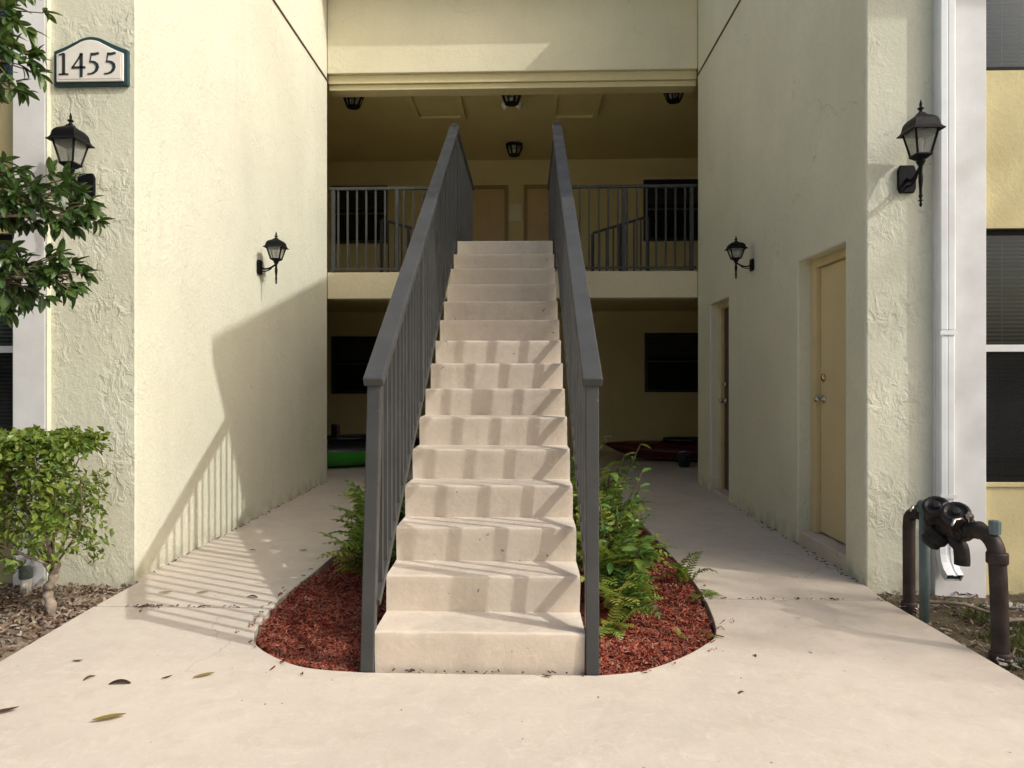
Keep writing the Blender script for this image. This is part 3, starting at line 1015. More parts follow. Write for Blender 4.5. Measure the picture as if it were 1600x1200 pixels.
for fn, x in ((digit_one, -.198), (digit_four, -.112), (digit_five, -.016), (digit_five, .090)):
    bm = MB(); fn(bm)
    bmesh.ops.recalc_face_normals(bm, faces=bm.faces)
    bmesh.ops.scale(bm, verts=bm.verts, vec=(1.17, 1, 1.13))
    obj('digit', bm, 'digit', sg, loc=(x, -.0450, .066))

# ------------------------------------------------------------------ downspout
dsx, dsy = 2.538, YR - .032
dsp = thing('downspout', 'white metal downspout running down the pilaster beside the right lamp', 'downspout', (dsx, dsy, 0))
def ribbed(hw, d):
    return [(-hw, 0), (-hw, -d * .8), (-hw * .80, -d), (-hw * .10, -d), (-hw * .05, -d + .0022), (hw * .05, -d + .0022), (hw * .10, -d), (hw * .80, -d), (hw, -d * .8), (hw, 0)]
bm = MB(); prism(bm, ribbed(.050, .048), 'z', 1.565, 5.5); obj('pipe', bm, 'gutter_white', dsp, bevel=.003)
bm = MB(); prism(bm, ribbed(.046, .045), 'z', .40, 1.566); obj('pipe', bm, 'gutter_white', dsp, bevel=.003)
for z in (1.545, .56):
    bm = MB(); box(bm, -.047, .053, -.052, -.0495, z - .012, z + .012); obj('strap', bm, 'gutter_white', dsp)
bm = MB()
prev = None
path = [((0, 0, .41), 0), ((0, 0, .27), 0), ((0, -.006, .20), .25), ((0, -.024, .145), .55), ((0, -.055, .10), .85), ((0, -.098, .068), 1.0)]
rings = []
for (p, a) in path:
    ring = []
    for x, y in [(-.046, 0), (-.046, -.045), (-.015, -.045), (-.008, -.039), (.008, -.039), (.015, -.045), (.046, -.045), (.046, 0)]:
        ring.append(bm.verts.new(Vector(p) + Vector((x, y * math.cos(a), -y * math.sin(a)))))
    rings.append(ring)
for a, b in zip(rings, rings[1:]):
    for j in range(8):
        bm.faces.new((a[j], a[(j + 1) % 8], b[(j + 1) % 8], b[j]))
mouth_pts = [v.co.copy() + Vector((0, .012, .006)) for v in rings[-1]]
o = obj('elbow', bm, 'gutter_white', dsp, smooth=False)
md = o.modifiers.new('t', 'SOLIDIFY'); md.thickness = .003
bm = MB(); bm.faces.new([bm.verts.new(v) for v in mouth_pts])
obj('mouth_shade', bm, 'kayak_black', dsp)  # black sheet painted in for the shade inside the open pipe end

# ------------------------------------------------------------------ backflow valve assembly
bf = thing('backflow_valve', 'black backflow valve assembly on two brown pipes beside the walkway', 'pipe assembly', (2.17, 3.74, -.05))
def bpart(name, bm, mat, **kw):
    return shell(name, bm, mat, (2.17, 3.74, -.05), bf, **kw)
bm = MB(); tube(bm, smooth_line([(2.170, 4.11, -.08), (2.170, 4.11, .20), (2.170, 4.11, .44), (2.172, 4.095, .495), (2.178, 4.05, .520), (2.18, 3.99, .525)], 5), .033, 14)
bpart('riser_pipe', bm, 'pipe_brown', smooth=True)
bm = MB(); tube(bm, smooth_line([(2.195, 3.37, -.08), (2.190, 3.37, .20), (2.180, 3.37, .43), (2.178, 3.385, .495), (2.176, 3.43, .530), (2.175, 3.49, .54)], 5), .037, 14)
bpart('riser_pipe', bm, 'pipe_brown', smooth=True)
for p, r in (((2.170, 4.11, -.02), .041), ((2.195, 3.37, -.02), .046), ((2.180, 3.37, .44), .044)):
    bm = MB(); lathe(bm, [(r, -.025), (r * 1.04, -.02), (r * 1.04, .02), (r, .025)], 14, p)
    bpart('collar', bm, 'pipe_brown', smooth=True)
bm = MB(); lathe(bm, [(.024, -.03), (.026, 0), (.026, .03), (.022, .034)], 8, (2.182, 3.39, .575)); bpart('elbow_plug', bm, 'pipe_green')
bm = MB(); lathe(bm, [(.025, -.09), (.025, .545), (.020, .55)], 14, (2.140, 3.90, 0)); bpart('support_post', bm, 'pipe_green', smooth=True)
bm = MB(); lathe(bm, [(.020, .55), (.034, .552), (.036, .60), (.026, .615), (.014, .618)], 8, (2.140, 3.90, 0)); bpart('post_cap', bm, 'pipe_green')
for y in (3.852, 3.628):
    bm = MB(); lathe(bm, [(.030, -.016), (.066, -.012), (.066, .012), (.030, .016)], 16, (2.18, y, .523), axis=(0, 1, 0))
    for j in range(6):
        a = j * math.pi / 3 + .3
        lathe(bm, [(.007, -.022), (.007, .022)], 6, (2.18 + .055 * math.cos(a), y, .523 + .055 * math.sin(a)), axis=(0, 1, 0))
    bpart('flange', bm, 'pipe_brown')
# ball valves at both ends
for y0, y1, z0, z1 in ((3.99, 3.86, .525, .53), (3.62, 3.49, .525, .54)):
    bm = MB(); tube(bm, [(2.18, y0, z0), (2.18, y0 - .03, z0), (2.18, y0 - .031, z0), (2.18, (y0 + y1) / 2, (z0 + z1) / 2), (2.18, y1 + .031, z1), (2.18, y1 + .03, z1), (2.18, y1, z1)], [.044, .044, .034, .048, .034, .044, .044], 8)
    bpart('ball_valve', bm, 'valve_black', bevel=.003)
    bm = MB(); ym = (y0 + y1) / 2
    tube(bm, [(2.165, ym, .555), (2.13, ym, .585), (2.085, ym - .015, .580), (2.05, ym - .06, .565)], [.008, .009, .009, .007], 6)
    bpart('valve_handle', bm, 'steel', smooth=True)
# body with two bonnets and the relief valve under it
bm = MB(); tube(bm, [(2.18, 3.87, .52), (2.18, 3.83, .52), (2.18, 3.80, .53), (2.18, 3.74, .535), (2.18, 3.68, .53), (2.18, 3.65, .525), (2.18, 3.61, .525)], [.048, .062, .075, .068, .075, .062, .048], 14)
bpart('valve_body', bm, 'valve_black', smooth=True)
for y in (3.825, 3.655):
    bm = MB(); lathe(bm, [(.052, -.02), (.052, .062), (.066, .066), (.066, .096), (.058, .102), (.050, .104), (.040, .094), (.022, .094), (.020, .112), (.010, .114)], 16, (2.165, y, .54), axis=(-.38, -.58, .72))
    bpart('bonnet', bm, 'valve_black', bevel=.003)
    bm = MB()
    Q = Vector((0, 0, 1)).rotation_difference(Vector((-.38, -.58, .72)))
    for j in range(6):
        a = j * math.pi / 3
        lathe(bm, [(.008, .083), (.008, .098), (.004, .1)], 6, Vector((2.165, y, .54)) + Q @ Vector((.054 * math.cos(a), .054 * math.sin(a), 0)), axis=(-.38, -.58, .72))
    bpart('bolts', bm, 'pipe_brown')
bm = MB(); lathe(bm, [(.036, .0), (.040, .03), (.058, .04), (.060, .075), (.050, .09), (.050, .11), (.030, .125), (.012, .128)], 14, (2.16, 3.74, .50), axis=(-.50, .25, -.65)); bpart('relief_valve', bm, 'valve_black', bevel=.003)
bm = MB(); tube(bm, smooth_line([(2.17, 3.73, .49), (2.18, 3.70, .45), (2.195, 3.675, .42), (2.20, 3.67, .37), (2.20, 3.67, .33)], 4), .036, 12); bpart('relief_outlet', bm, 'valve_black', smooth=True)
for y, z, d in ((3.93, .56, (-.3, -.4, .8)), (3.83, .565, (-.2, -.3, .9)), (3.73, .60, (-.5, -.5, .5)), (3.55, .565, (-.3, -.3, .9))):
    bm = MB(); lathe(bm, [(.012, -.03), (.012, .03), (.018, .031), (.018, .045), (.010, .047), (.008, .06), (.003, .061)], 8, (2.17, y, z), axis=d); bpart('test_cock', bm, 'steel')

# ------------------------------------------------------------------ gallery ceiling lights
def make_ceiling_light(label):
    t = thing('ceiling_light', label, 'lamp', group='black lights on the gallery ceiling')
    bm = MB(); lathe(bm, [(.110, -.035), (.112, -.02), (.112, -.002)], 8, (0, 0, 0), math.pi / 8); obj('canopy', bm, 'black_metal', t, bevel=.004)
    for k in range(8):
        a = math.pi / 8 + k * math.pi / 4
        bm = MB(); bar(bm, (.105 * math.cos(a), .105 * math.sin(a), -.03), (.062 * math.cos(a), .062 * math.sin(a), -.145), .016, .012, (math.cos(a), math.sin(a), 0)); obj('rib', bm, 'black_metal', t)
    bm = MB(); lathe(bm, [(.060, -.150), (.068, -.144), (.066, -.132), (.040, -.150)][:3], 8, (0, 0, 0), math.pi / 8); obj('bottom_ring', bm, 'black_metal', t)
    bm = MB(); lathe(bm, [(.055, -.138), (.090, -.04)], 8, (0, 0, 0), math.pi / 8); obj('glass', bm, 'lamp_glass', t)
    return t
cl = make_ceiling_light('black ceiling light above the floodlight in the middle of the gallery front')
cl.location = (-.19, 9.38, CEIL2 - .002)
cl.scale = (1.3, 1.3, 1.3)
for x, y, lab in ((-2.30, 9.42, 'black ceiling light in the left corner of the gallery'), (1.93, 9.36, 'black ceiling light in the right corner of the gallery'), (-.19, 11.55, 'black ceiling light near the back wall above the apartment doors')):
    c = copy_tree(cl); c.location = (x, y, CEIL2 - .002); c['label'] = lab
fl = thing('floodlight', 'small white twin floodlight on the ceiling just behind the middle light', 'lamp', (-.19, 9.74, CEIL2 - .002))
bm = MB(); lathe(bm, [(.06, -.03), (.06, 0)], 12); obj('base', bm, 'white_plastic', fl)
for s in (-1, 1):
    bm = MB(); tube(bm, [(s * .02, 0, -.03), (s * .05, -.03, -.06)], .012, 8); obj('arm', bm, 'white_plastic', fl)
    bm = MB(); lathe(bm, [(.024, 0), (.030, .03), (.05, .075), (.05, .09)], 12, (s * .05, -.03, -.06), axis=(s * .75, -.5, -.45)); obj('head', bm, 'white_plastic', fl, smooth=True)
pl = thing('door_plaque', 'small pale plaque on the wall between the two apartment doors', 'sign', (-.185, YB, 4.0))
bm = MB(); box(bm, -.115, .115, -.02, -.002, 0, .30); obj('plate', bm, 'plaque', pl, bevel=.004)
bm = MB(); box(bm, -.085, .085, -.026, -.0205, .16, .27); obj('cover', bm, 'plaque', pl, bevel=.003)

# ------------------------------------------------------------------ kayaks and a bucket under the gallery
def kayak(name, label, loc, rz, mats, L=3.0, W=.38, Hh=.30, roll=0):
    t = thing(name, label, 'kayak', loc, rz)
    t.rotation_euler = (roll, 0, rz)
    def hull(bm, z0f, z1f, deck):
        k = 24
        rings = []
        for i in range(k + 1):
            u = -1 + 2 * i / k
            wv = W * max(.03, (1 - abs(u) ** 2.4)) ** .8
            rock = .16 * abs(u) ** 2.5
            ring = []
            for j in range(11):
                a = math.pi * j / 10
                if deck:
                    ring.append(bm.verts.new((u * L / 2, wv * math.cos(a), Hh * .62 + rock * .6 + (.10 + .06 * (1 - abs(u))) * math.sin(a) * max(.1, 1 - abs(u) ** 4))))
                else:
                    ring.append(bm.verts.new((u * L / 2, wv * math.cos(a), Hh * .62 + rock * .6 - (Hh * .62) * math.sin(a) ** .7 * max(.12, 1 - abs(u) ** 5))))
            rings.append(ring)
        for a, b in zip(rings, rings[1:]):
            for j in range(10):
                bm.faces.new((a[j], a[j + 1], b[j + 1], b[j]))
    bm = MB(); hull(bm, 0, 1, False); o = obj('hull', bm, mats[0], t, smooth=True)
    bm = MB(); hull(bm, 0, 1, True); obj('deck', bm, mats[1], t, smooth=True)
    bm = MB()
    pts = [(math.cos(a) * .42, math.sin(a) * W * .62, Hh * .62 + .165) for a in [2 * math.pi * i / 20 for i in range(21)]]
    tube(bm, pts, .025, 6); obj('cockpit_rim', bm, 'kayak_black', t, smooth=True)
    bm = MB(); box(bm, -.24, -.18, -.17, .17, Hh * .62 + .1, Hh * .62 + .36); obj('seat', bm, 'kayak_black', t, bevel=.02)
    bm = MB(); tube(bm, [(L / 2 - .06, 0, Hh * .62 + .10), (L / 2 - .02, 0, Hh * .62 + .19), (L / 2 - .14, 0, Hh * .62 + .20)], .012, 6); obj('handle', bm, 'white_plastic' if mats[0] == 'kayak_red' else 'kayak_black', t)
    return t
kayak('kayak', 'green kayak with black deck lying left behind the stairs', (-2.55, 10.25, .0), R(28), ('kayak_green', 'kayak_black'), 2.8, .42, .40)
kayak('kayak', 'dark red kayak lying along the back of the breezeway on the right', (2.55, 11.05, .0), R(172), ('kayak_red', 'kayak_red'), 2.7, .36, .26)
bk = thing('bucket', 'small blue tub at the right end of the red kayak', 'bucket', (2.27, 10.30, 0))
bk.scale = (.8, .8, .75)
bm = MB(); lathe(bm, [(.09, 0), (.12, .22), (.128, .225), (.128, .24), (.11, .24), (.085, .02)][:4], 16); obj('tub', bm, 'blue_plastic', bk, smooth=True)
bm = MB(); tube(bm, [(-.12, 0, .21), (-.08, -.03, .28), (0, -.04, .30), (.08, -.03, .28), (.12, 0, .21)], .005, 6); obj('handle', bm, 'steel', bk)

# ------------------------------------------------------------------ mulch beds
bed = [tuple(p) for p in bedL][::-1] + [tuple(p) for p in bedR]
def in_bed(x, y, m=0):
    def xat(line, y):
        for a, b in zip(line, line[1:]):
            if a.y <= y <= b.y:
                return a.x + (b.x - a.x) * (y - a.y) / max(1e-6, b.y - a.y)
        return None
    if y < 3.06 + m or y > 6.88:
        return False
    l, r = xat(bedL, y - m * .7), xat(bedR, y - m * .7)
    return l is not None and r is not None and l + m < x < r - m
def mulch_h(x, y):
    return -.035 + .022 * mnoise.fractal(Vector((x * 4, y * 4, 3)), .9, 2, 3) + .012
bm = MB()
box(bm, -1.55, 1.2, 3.0, 6.95, -.13, -.10)
nxx, nyy = 70, 100
g = {}
for j in range(nyy + 1):
    for i in range(nxx + 1):
        x, y = -1.46 + 2.54 * i / nxx, 3.05 + 3.85 * j / nyy
        g[i, j] = bm.verts.new((x, y, mulch_h(x, y) if in_bed(x, y, .012) else -.09))
for j in range(nyy):
    for i in range(nxx):
        bm.faces.new((g[i, j], g[i + 1, j], g[i + 1, j + 1], g[i, j + 1]))
tag(obj('planting_bed', bm, 'mulch_bed', smooth=True), 'dark red planting bed round the foot of the stairs', None, None, 'structure')

def chips(name, mat, pts, lmin, lmax, wmin, wmax, lift, tilt, label, parent=None):
    """many small flat slivers joined into one mesh"""
    verts, faces = [], []
    for (x, y, z) in pts:
        L, W, T = rnd.uniform(lmin, lmax), rnd.uniform(wmin, wmax), rnd.uniform(.002, .005)
        q = Euler((rnd.gauss(0, tilt), rnd.gauss(0, tilt), rnd.uniform(0, 6.28))).to_matrix()
        b = len(verts)
        for sx, sy, sz in ((-1, -.7, 0), (1, -1, 0), (.9, 1, 0), (-1, .6, 0), (-.95, -.6, 1), (.95, -.85, 1), (.85, .85, 1), (-.95, .5, 1)):
            v = q @ Vector((sx * L / 2, sy * W / 2, sz * T)) + Vector((x, y, z + lift + rnd.random() * lift))
            verts.append(v)
        faces += [(b, b + 1, b + 5, b + 4), (b + 1, b + 2, b + 6, b + 5), (b + 2, b + 3, b + 7, b + 6), (b + 3, b, b + 4, b + 7), (b + 4, b + 5, b + 6, b + 7)]
    me = bpy.data.meshes.new(name)
    me.from_pydata(verts, [], faces)
    me.materials.append(M[mat])
    o = bpy.data.objects.new(name, me)
    C.objects.link(o)
    return tag(o, label, None, None, 'stuff')
pts = []
while len(pts) < 19000:
    x, y = rnd.uniform(-1.45, 1.08), 3.06 + 3.7 * rnd.random() ** 1.5
    if in_bed(x, y, .018) and not (-.69 < x < .28 and (y < 3.35 or rnd.random() < .93)):
        pts.append((x, y, mulch_h(x, y)))
for _ in range(38):
    ln = rnd.choice((bedL, bedR)); q = rnd.choice(ln[2:40])
    pts.append((q.x + (-1 if ln is bedL else 1) * abs(rnd.gauss(0, .05)), q.y - abs(rnd.gauss(0, .03)), .000))
chips('mulch', 'mulch', pts, .010, .045, .003, .009, .005, .38, 'red wood mulch round the foot of the stairs')

# ------------------------------------------------------------------ leaf litter and grass on the two soil strips
pts = []
while len(pts) < 2600:
    x, y = rnd.uniform(-3.6, -2.40), rnd.uniform(2.2, 4.38)
    if x < -2.43 + .02 * rnd.random() and (y > 3.6 or rnd.random() < .6):
        pts.append((x, y, -.035 + rnd.uniform(-.004, .016)))
chips('leaf_litter', 'litter', pts, .015, .06, .008, .022, .004, .45, 'dry leaf litter on the soil under the shrub')
pts = []
while len(pts) < 1500:
    x, y = rnd.uniform(2.12, 3.9), rnd.uniform(2.2, 4.44)
    pts.append((x, y, -.05 + rnd.uniform(-.002, .016)))
chips('leaf_litter', 'litter', pts, .015, .055, .006, .018, .004, .4, 'dead leaves scattered over the soil round the pipes')
pts = [(rnd.uniform(2.5, 3.6), rnd.gauss(4.12, .05), -.035) for _ in range(60)] + [(2.19 + rnd.gauss(0, .05), 3.34 + rnd.gauss(0, .05), -.03) for _ in range(14)] + [(2.17 + rnd.gauss(0, .04), 4.09 + rnd.gauss(0, .03), -.03) for _ in range(10)]
chips('gravel', 'pebble', pts, .02, .05, .015, .035, .008, .3, 'pale stones along the foot of the yellow wall')
pts = [(XR - abs(rnd.gauss(0, .03)) - .004, rnd.uniform(4.5, 7.3), .002) for _ in range(60)] + [(XL + abs(rnd.gauss(0, .02)) + .004, rnd.uniform(4.5, 8.6), .002) for _ in range(70)] + [(rnd.uniform(-2.2, -1.45), JL + .011 + rnd.gauss(0, .014), .001) for _ in range(22)] + [(rnd.uniform(1.05, 2.05), JR + .011 + rnd.gauss(0, .012), .001) for _ in range(30)] + [(rnd.gauss(-2.1, .05), JL + rnd.gauss(0, .02), .002) for _ in range(16)] + [(rnd.uniform(-.6, .25), 3.07 + rnd.gauss(0, .008), .002) for _ in range(26)]
chips('debris', 'litter_dark', pts, .006, .028, .003, .009, .002, .25, 'dark crumbs of dead leaves along the walls, joints and lowest step')
verts, faces = [], []
def blade(x, y, z, h, lean):
    a = rnd.uniform(0, 6.28)
    d = Vector((math.cos(a), math.sin(a), 0))
    s = Vector((-d.y, d.x, 0)) * rnd.uniform(.0018, .0035)
    b = len(verts)
    p = Vector((x, y, z))
    m = p + d * lean * .35 + Vector((0, 0, h * .65))
    t = p + d * lean + Vector((0, 0, h))
    verts.extend([p - s, p + s, m + s * .7, m - s * .7, t])
    faces.extend([(b, b + 1, b + 2, b + 3), (b + 3, b + 2, b + 4)])
k = 0
while k < 7000:
    x, y = rnd.uniform(2.11, 3.9), rnd.uniform(2.2, 4.30)
    dens = mnoise.fractal(Vector((x * 2.2, y * 2.2, 1)), .8, 2, 3)
    if dens > -.02 + .55 * max(0, y - 3.75) + .1:
        for _ in range(3):
            blade(x + rnd.gauss(0, .012), y + rnd.gauss(0, .012), -.055, rnd.uniform(.02, .065), rnd.uniform(.01, .045))
        k += 3
me = bpy.data.meshes.new('grass'); me.from_pydata(verts, [], faces); me.materials.append(M['grass'])
o = bpy.data.objects.new('grass', me); C.objects.link(o)
tag(o, 'thin patchy grass growing beside the walkway under the pipes', None, None, 'stuff')
for p, r, lab in (([(2.24, 4.20, -.02), (2.33, 4.12, .0), (2.44, 4.05, .012), (2.52, 4.00, -.01), (2.60, 3.9, -.02)], .011, 'crooked dry stick lying behind the thin green post'),
                  ([(2.45, 3.86, -.02), (2.7, 3.88, -.012), (2.95, 3.84, -.018)], .012, 'straight dry stick lying behind the right pipe')):
    bm = MB(); tube(bm, [Vector(q) - Vector(p[0]) for q in smooth_line(p, 3)], r, 6)
    tag(obj('fallen_stick', bm, 'bark', loc=p[0], smooth=True), lab, 'stick')

# ------------------------------------------------------------------ ferns
def frond_mesh(name, L, mat, droop, npair=13, wid=.085):
    """a fern frond growing along +x, arching down, with paired narrow leaflets"""
    bm = MB()
    spine = []
    x = z = 0
    ang = R(68)
    for i in range(npair + 1):
        spine.append(Vector((x, 0, z)))
        ang -= droop / npair * (.6 + .8 * i / npair)
        x += math.cos(ang) * L / npair
        z += math.sin(ang) * L / npair
    tube(bm, spine, [.0028 * (1 - .8 * i / npair) for i in range(npair + 1)], 4, False)
    for i in range(3, npair + 1):
        f = i / npair
        d = (spine[i] - spine[i - 1]).normalized()
        up = Vector((-d.z, 0, d.x))
        ln = wid * (math.sin(math.pi * min(1, .18 + .80 * f)) ** .75) * rnd.uniform(.9, 1.1)
        for s in (-1, 1):
            dr = (Vector((0, s, 0)) + d * .35 + up * rnd.uniform(-.15, .12)).normalized()
            wv = d * max(.0035, L / npair * .44)
            p = spine[i]
            sag = up * -.12 * ln
            v = [bm.verts.new(q) for q in (p - wv * .6, p + wv * .6, p + dr * ln * .55 + wv * .9 + up * .002, p + dr * ln + sag, p + dr * ln * .55 - wv * .7 + up * .002)]
            bm.faces.new(v if s > 0 else v[::-1])
    me = bpy.data.meshes.new(name)
    bm.to_mesh(me); bm.free()
    me.materials.append(M[mat])
    return me
FR = [frond_mesh('frond', l, 'leaf_fern', R(d), 14, w_) for l, d, w_ in ((.46, 80, .105), (.40, 105, .10), (.50, 60, .11), (.36, 130, .095), (.44, 95, .105))]
FP = [frond_mesh('frond', .40, 'leaf_fern_pale', R(105), 12, .10), frond_mesh('frond', .46, 'leaf_fern_pale', R(85), 13, .10)]
def fern(x, y, nf, size, label, pale=0, bias=None, spread=1.0, tiltmin=0):
    t = thing('fern', label, 'fern', (x, y, mulch_h(x, y)), group='ferns in the mulch beds')
    for i in range(nf):
        a = 2 * math.pi * (i + rnd.uniform(-.3, .3)) / nf * 1.0 + i * 2.4
        if bias is not None and rnd.random() < .55:
            a = bias + rnd.gauss(0, .7)
        me = rnd.choice(FP) if rnd.random() < pale else rnd.choice(FR)
        s = size * rnd.uniform(.72, 1.12)
        inst('frond', me, t, (rnd.gauss(0, .02), rnd.gauss(0, .02), rnd.uniform(-.01, .01)), (rnd.gauss(0, .12), rnd.uniform(-.35, .28) * spread + tiltmin, a), (s, s, s))
    return t
fern(.50, 3.84, 34, .80, 'front fern right of the stairs, nearest the red mulch tip', .28, -.9, tiltmin=-.2)
fern(.47, 4.15, 42, 1.08, 'second fern from the front right of the stairs', .24, -.6, tiltmin=-.3)
fern(.54, 4.50, 42, 1.1, 'widest fern right of the stairs, its fronds over the mulch', .2, -.3, tiltmin=-.28)
fern(.44, 4.90, 38, 1.30, 'tall fern right of the stairs behind the widest one', .15, -.4, tiltmin=-.38)
fern(.54, 5.35, 34, 1.35, 'rearmost fern right of the stairs', .12, 0, tiltmin=-.38)
fern(.42, 5.85, 28, 1.55, 'shadowed fern tucked against the stairs at the far end of the right bed', .05, -.6, tiltmin=-.4)
fern(.98, 4.48, 7, .66, 'small upright fern on the right edge of the mulch bed', 0, None, .6, -.3)
fern(1.03, 4.22, 4, .36, 'tiny flat fern creeping over the walkway edge', 0, -.3, 1, .3)
fern(-.92, 4.40, 42, .98, 'front fern left of the stairs, nearest the mulch', .15, -2.2, tiltmin=-.3)
fern(-.98, 4.78, 46, 1.18, 'middle fern left of the stairs, leaning over the walkway', .12, 2.9, tiltmin=-.36)
fern(-.95, 5.25, 36, 1.42, 'tall rear fern left of the stairs beside the railing', .1, 2.7, tiltmin=-.42)
fern(.80, 3.55, 4, .22, 'seedling fern alone in the right mulch', .4, None, .8)
fern(.42, 3.60, 12, .45, 'low fern at the right newel post', .3, -1.0)

# broad-leaved sprigs among the ferns
def broad_leaf(L, W, mat):
    bm = MB()
    rows = []
    for i in range(6):
        f = i / 5
        wv = W * math.sin(math.pi * (f * .92 + .04)) ** .8 / 2
        zc = -.25 * L * f * f
        rows.append([bm.verts.new((L * f, s * wv, zc + abs(s) * wv * .35)) for s in (-1, 0, 1)])
    for a, b in zip(rows, rows[1:]):
        for j in range(2):
            bm.faces.new((a[j], b[j], b[j + 1], a[j + 1]))
    for f in bm.faces:
        f.smooth = True
    me = bpy.data.meshes.new('leaf')
    bm.to_mesh(me); bm.free()
    me.materials.append(M[mat])
    return me
BL = broad_leaf(.085, .040, 'leaf_glossy')
def sprig_plant(x, y, h, ns, label):
    z = mulch_h(x, y)
    t = thing('broadleaf_plant', label, 'plant', (x, y, z), group='broad-leaved plants among the ferns')
    for s in range(ns):
        a = rnd.uniform(0, 6.28)
        hh = h * rnd.uniform(.6, 1)
        tip = Vector((math.cos(a) * hh * .45, math.sin(a) * hh * .45, hh))
        bm = MB(); tube(bm, [(0, 0, -.03), tip * .5 + Vector((0, 0, hh * .08)), tip], [.006, .005, .003], 5)
        obj('stem', bm, 'twig', t)
        for i in range(9):
            f = .35 + .65 * i / 8
            p = tip * f + Vector((0, 0, hh * .16 * f * (1 - f)))
            sz = rnd.uniform(.7, 1.15)
            inst('leaf', BL, t, p, (rnd.gauss(0, .3), rnd.uniform(-.5, .5), a + i * 2.4 + rnd.gauss(0, .3)), (sz, sz, sz))
sprig_plant(.55, 4.05, .44, 7, 'broad-leaved plant among the front ferns on the right')
sprig_plant(.50, 4.35, .56, 8, 'broad-leaved plant behind the front ferns on the right')
sprig_plant(.52, 4.85, .68, 8, 'broad-leaved plant beside the right railing amid the taller ferns')
sprig_plant(.54, 5.30, .84, 8, 'tallest broad-leaved plant right of the stairs')
sprig_plant(-.90, 4.50, .46, 7, 'broad-leaved plant at the foot of the ferns on the left')
sprig_plant(-.88, 5.05, .66, 8, 'broad-leaved plant amid the left ferns')
sprig_plant(-.88, 5.6, .84, 8, 'tall broad-leaved plant behind the ferns on the left')

# ------------------------------------------------------------------ clipped shrubs by the left column
def leaf_cloud(name, mat, centers, L, W, parent, org, flat=.5):
    verts, faces = [], []
    for p, nrm in centers:
        n_ = (nrm + Vector((rnd.gauss(0, .55), rnd.gauss(0, .55), rnd.gauss(0, .55)))).normalized()
        t_ = n_.cross(Vector((rnd.gauss(0, 1), rnd.gauss(0, 1), rnd.gauss(0, 1)))).normalized()
        s_ = n_.cross(t_)
        k_ = rnd.uniform(.6, 1.3)
        l_, w_ = L * k_, W * k_ * rnd.uniform(.8, 1.15)
        b = len(verts)
        q = p - Vector(org)
        verts.extend([q, q + t_ * l_ * .5 + s_ * w_ * .5 + n_ * w_ * .2, q + t_ * l_ - n_ * l_ * .12, q + t_ * l_ * .5 - s_ * w_ * .5 + n_ * w_ * .2, q + t_ * l_ * .5])
        faces.extend([(b, b + 4, b + 1), (b + 4, b + 2, b + 1), (b, b + 3, b + 4), (b + 4, b + 3, b + 2)])
    me = bpy.data.meshes.new(name); me.from_pydata(verts, [], faces); me.materials.append(M[mat])
    o = bpy.data.objects.new(name, me); C.objects.link(o); o.parent = parent
    return tag(o, kind='stuff')
def shrub(x, y, x0, x1, y0, y1, ztop, label, nleaf, seed):
    org = Vector((x, y, -.035))
    t = thing('clipped_shrub', label, 'shrub', org, group='clipped shrubs by the left column')
    rr = random.Random(seed)
    bm = MB()
    tr = smooth_line([(0, 0, -.05), (-.012, .0, .06), (-.03, .0, .13), (.008, -.01, .20), (.014, .01, .28), (-.016, .0, .37), (.01, 0, .52)], 5)
    tube(bm, tr, [(.040 if i < 3 else .029) - .011 * i / len(tr) + .0045 * math.sin(i * 1.7) for i in range(len(tr))], 9)
    obj('trunk', bm, 'bark', t, smooth=True)
    cen = []
    tips = []
    for i in range(26):
        a = rr.uniform(0, 6.28)
        h0 = rr.uniform(.16, .5)
        tip = Vector((rr.uniform(x0, x1) - x, rr.uniform(y0, y1) - y, rr.uniform(.45, ztop - .03)))
        mid = Vector((tip.x * .45 + rr.gauss(0, .03), tip.y * .45, h0 + (tip.z - h0) * .45))
        bm = MB(); tube(bm, smooth_line([(0, 0, h0), mid, tip], 3), [.009, .008, .007, .006, .005, .004, .0025], 5)
        obj('branch', bm, 'twig' if i % 3 else 'bark', t, smooth=True)
        tips.append(tip)
    while len(cen) < nleaf:
        u, v, h = rr.random(), rr.random(), rr.random()
        px, py = x0 + (x1 - x0) * u, y0 + (y1 - y0) * v
        # ragged underside, dense near the clipped top
        low = .40 + .30 * mnoise.noise(Vector((px * 5, py * 5, seed))) - .22 * max(0, 2.2 * abs(u - .62) - .1) * (1 if u > .5 else .4)
        pz = low + (ztop - low) * (1 - h ** 1.7)
        dens = mnoise.fractal(Vector((px * 7, py * 7, pz * 7 + seed)), .9, 2, 3)
        edge = min(u, 1 - u, v, 1 - v, (ztop - pz) / .4 + .02)
        if dens < -.10 + (.25 if edge > .22 else 0):
            continue
        bump = .028 * mnoise.noise(Vector((px * 9, py * 9, 2)))
        p = Vector((px, py, pz + bump + rr.gauss(0, .006)))
        out = Vector((u - .5, v - .5, .5 + .6 * (pz - low) / max(.05, ztop - low)))
        cen.append((p, out.normalized()))
    leaf_cloud('foliage', 'leaf_shrub', cen, .046, .026, t, org)
shrub(-2.62, 3.86, -2.95, -2.42, 3.52, 4.08, .955, 'clipped bright green shrub on a bare trunk before the left column', 5000, 5)
shrub(-3.15, 3.90, -3.55, -2.92, 3.52, 4.15, .95, 'second clipped shrub cut off by the left picture edge', 4400, 8)
pp = thing('utility_stub', 'short white and blue pipe stub at the foot of the left wall', 'pipe', (-3.03, 4.22, -.04))
bm = MB(); lathe(bm, [(.030, -.05), (.030, .15), (.026, .155)], 12); obj('pipe', bm, 'white_plastic', pp, smooth=True)
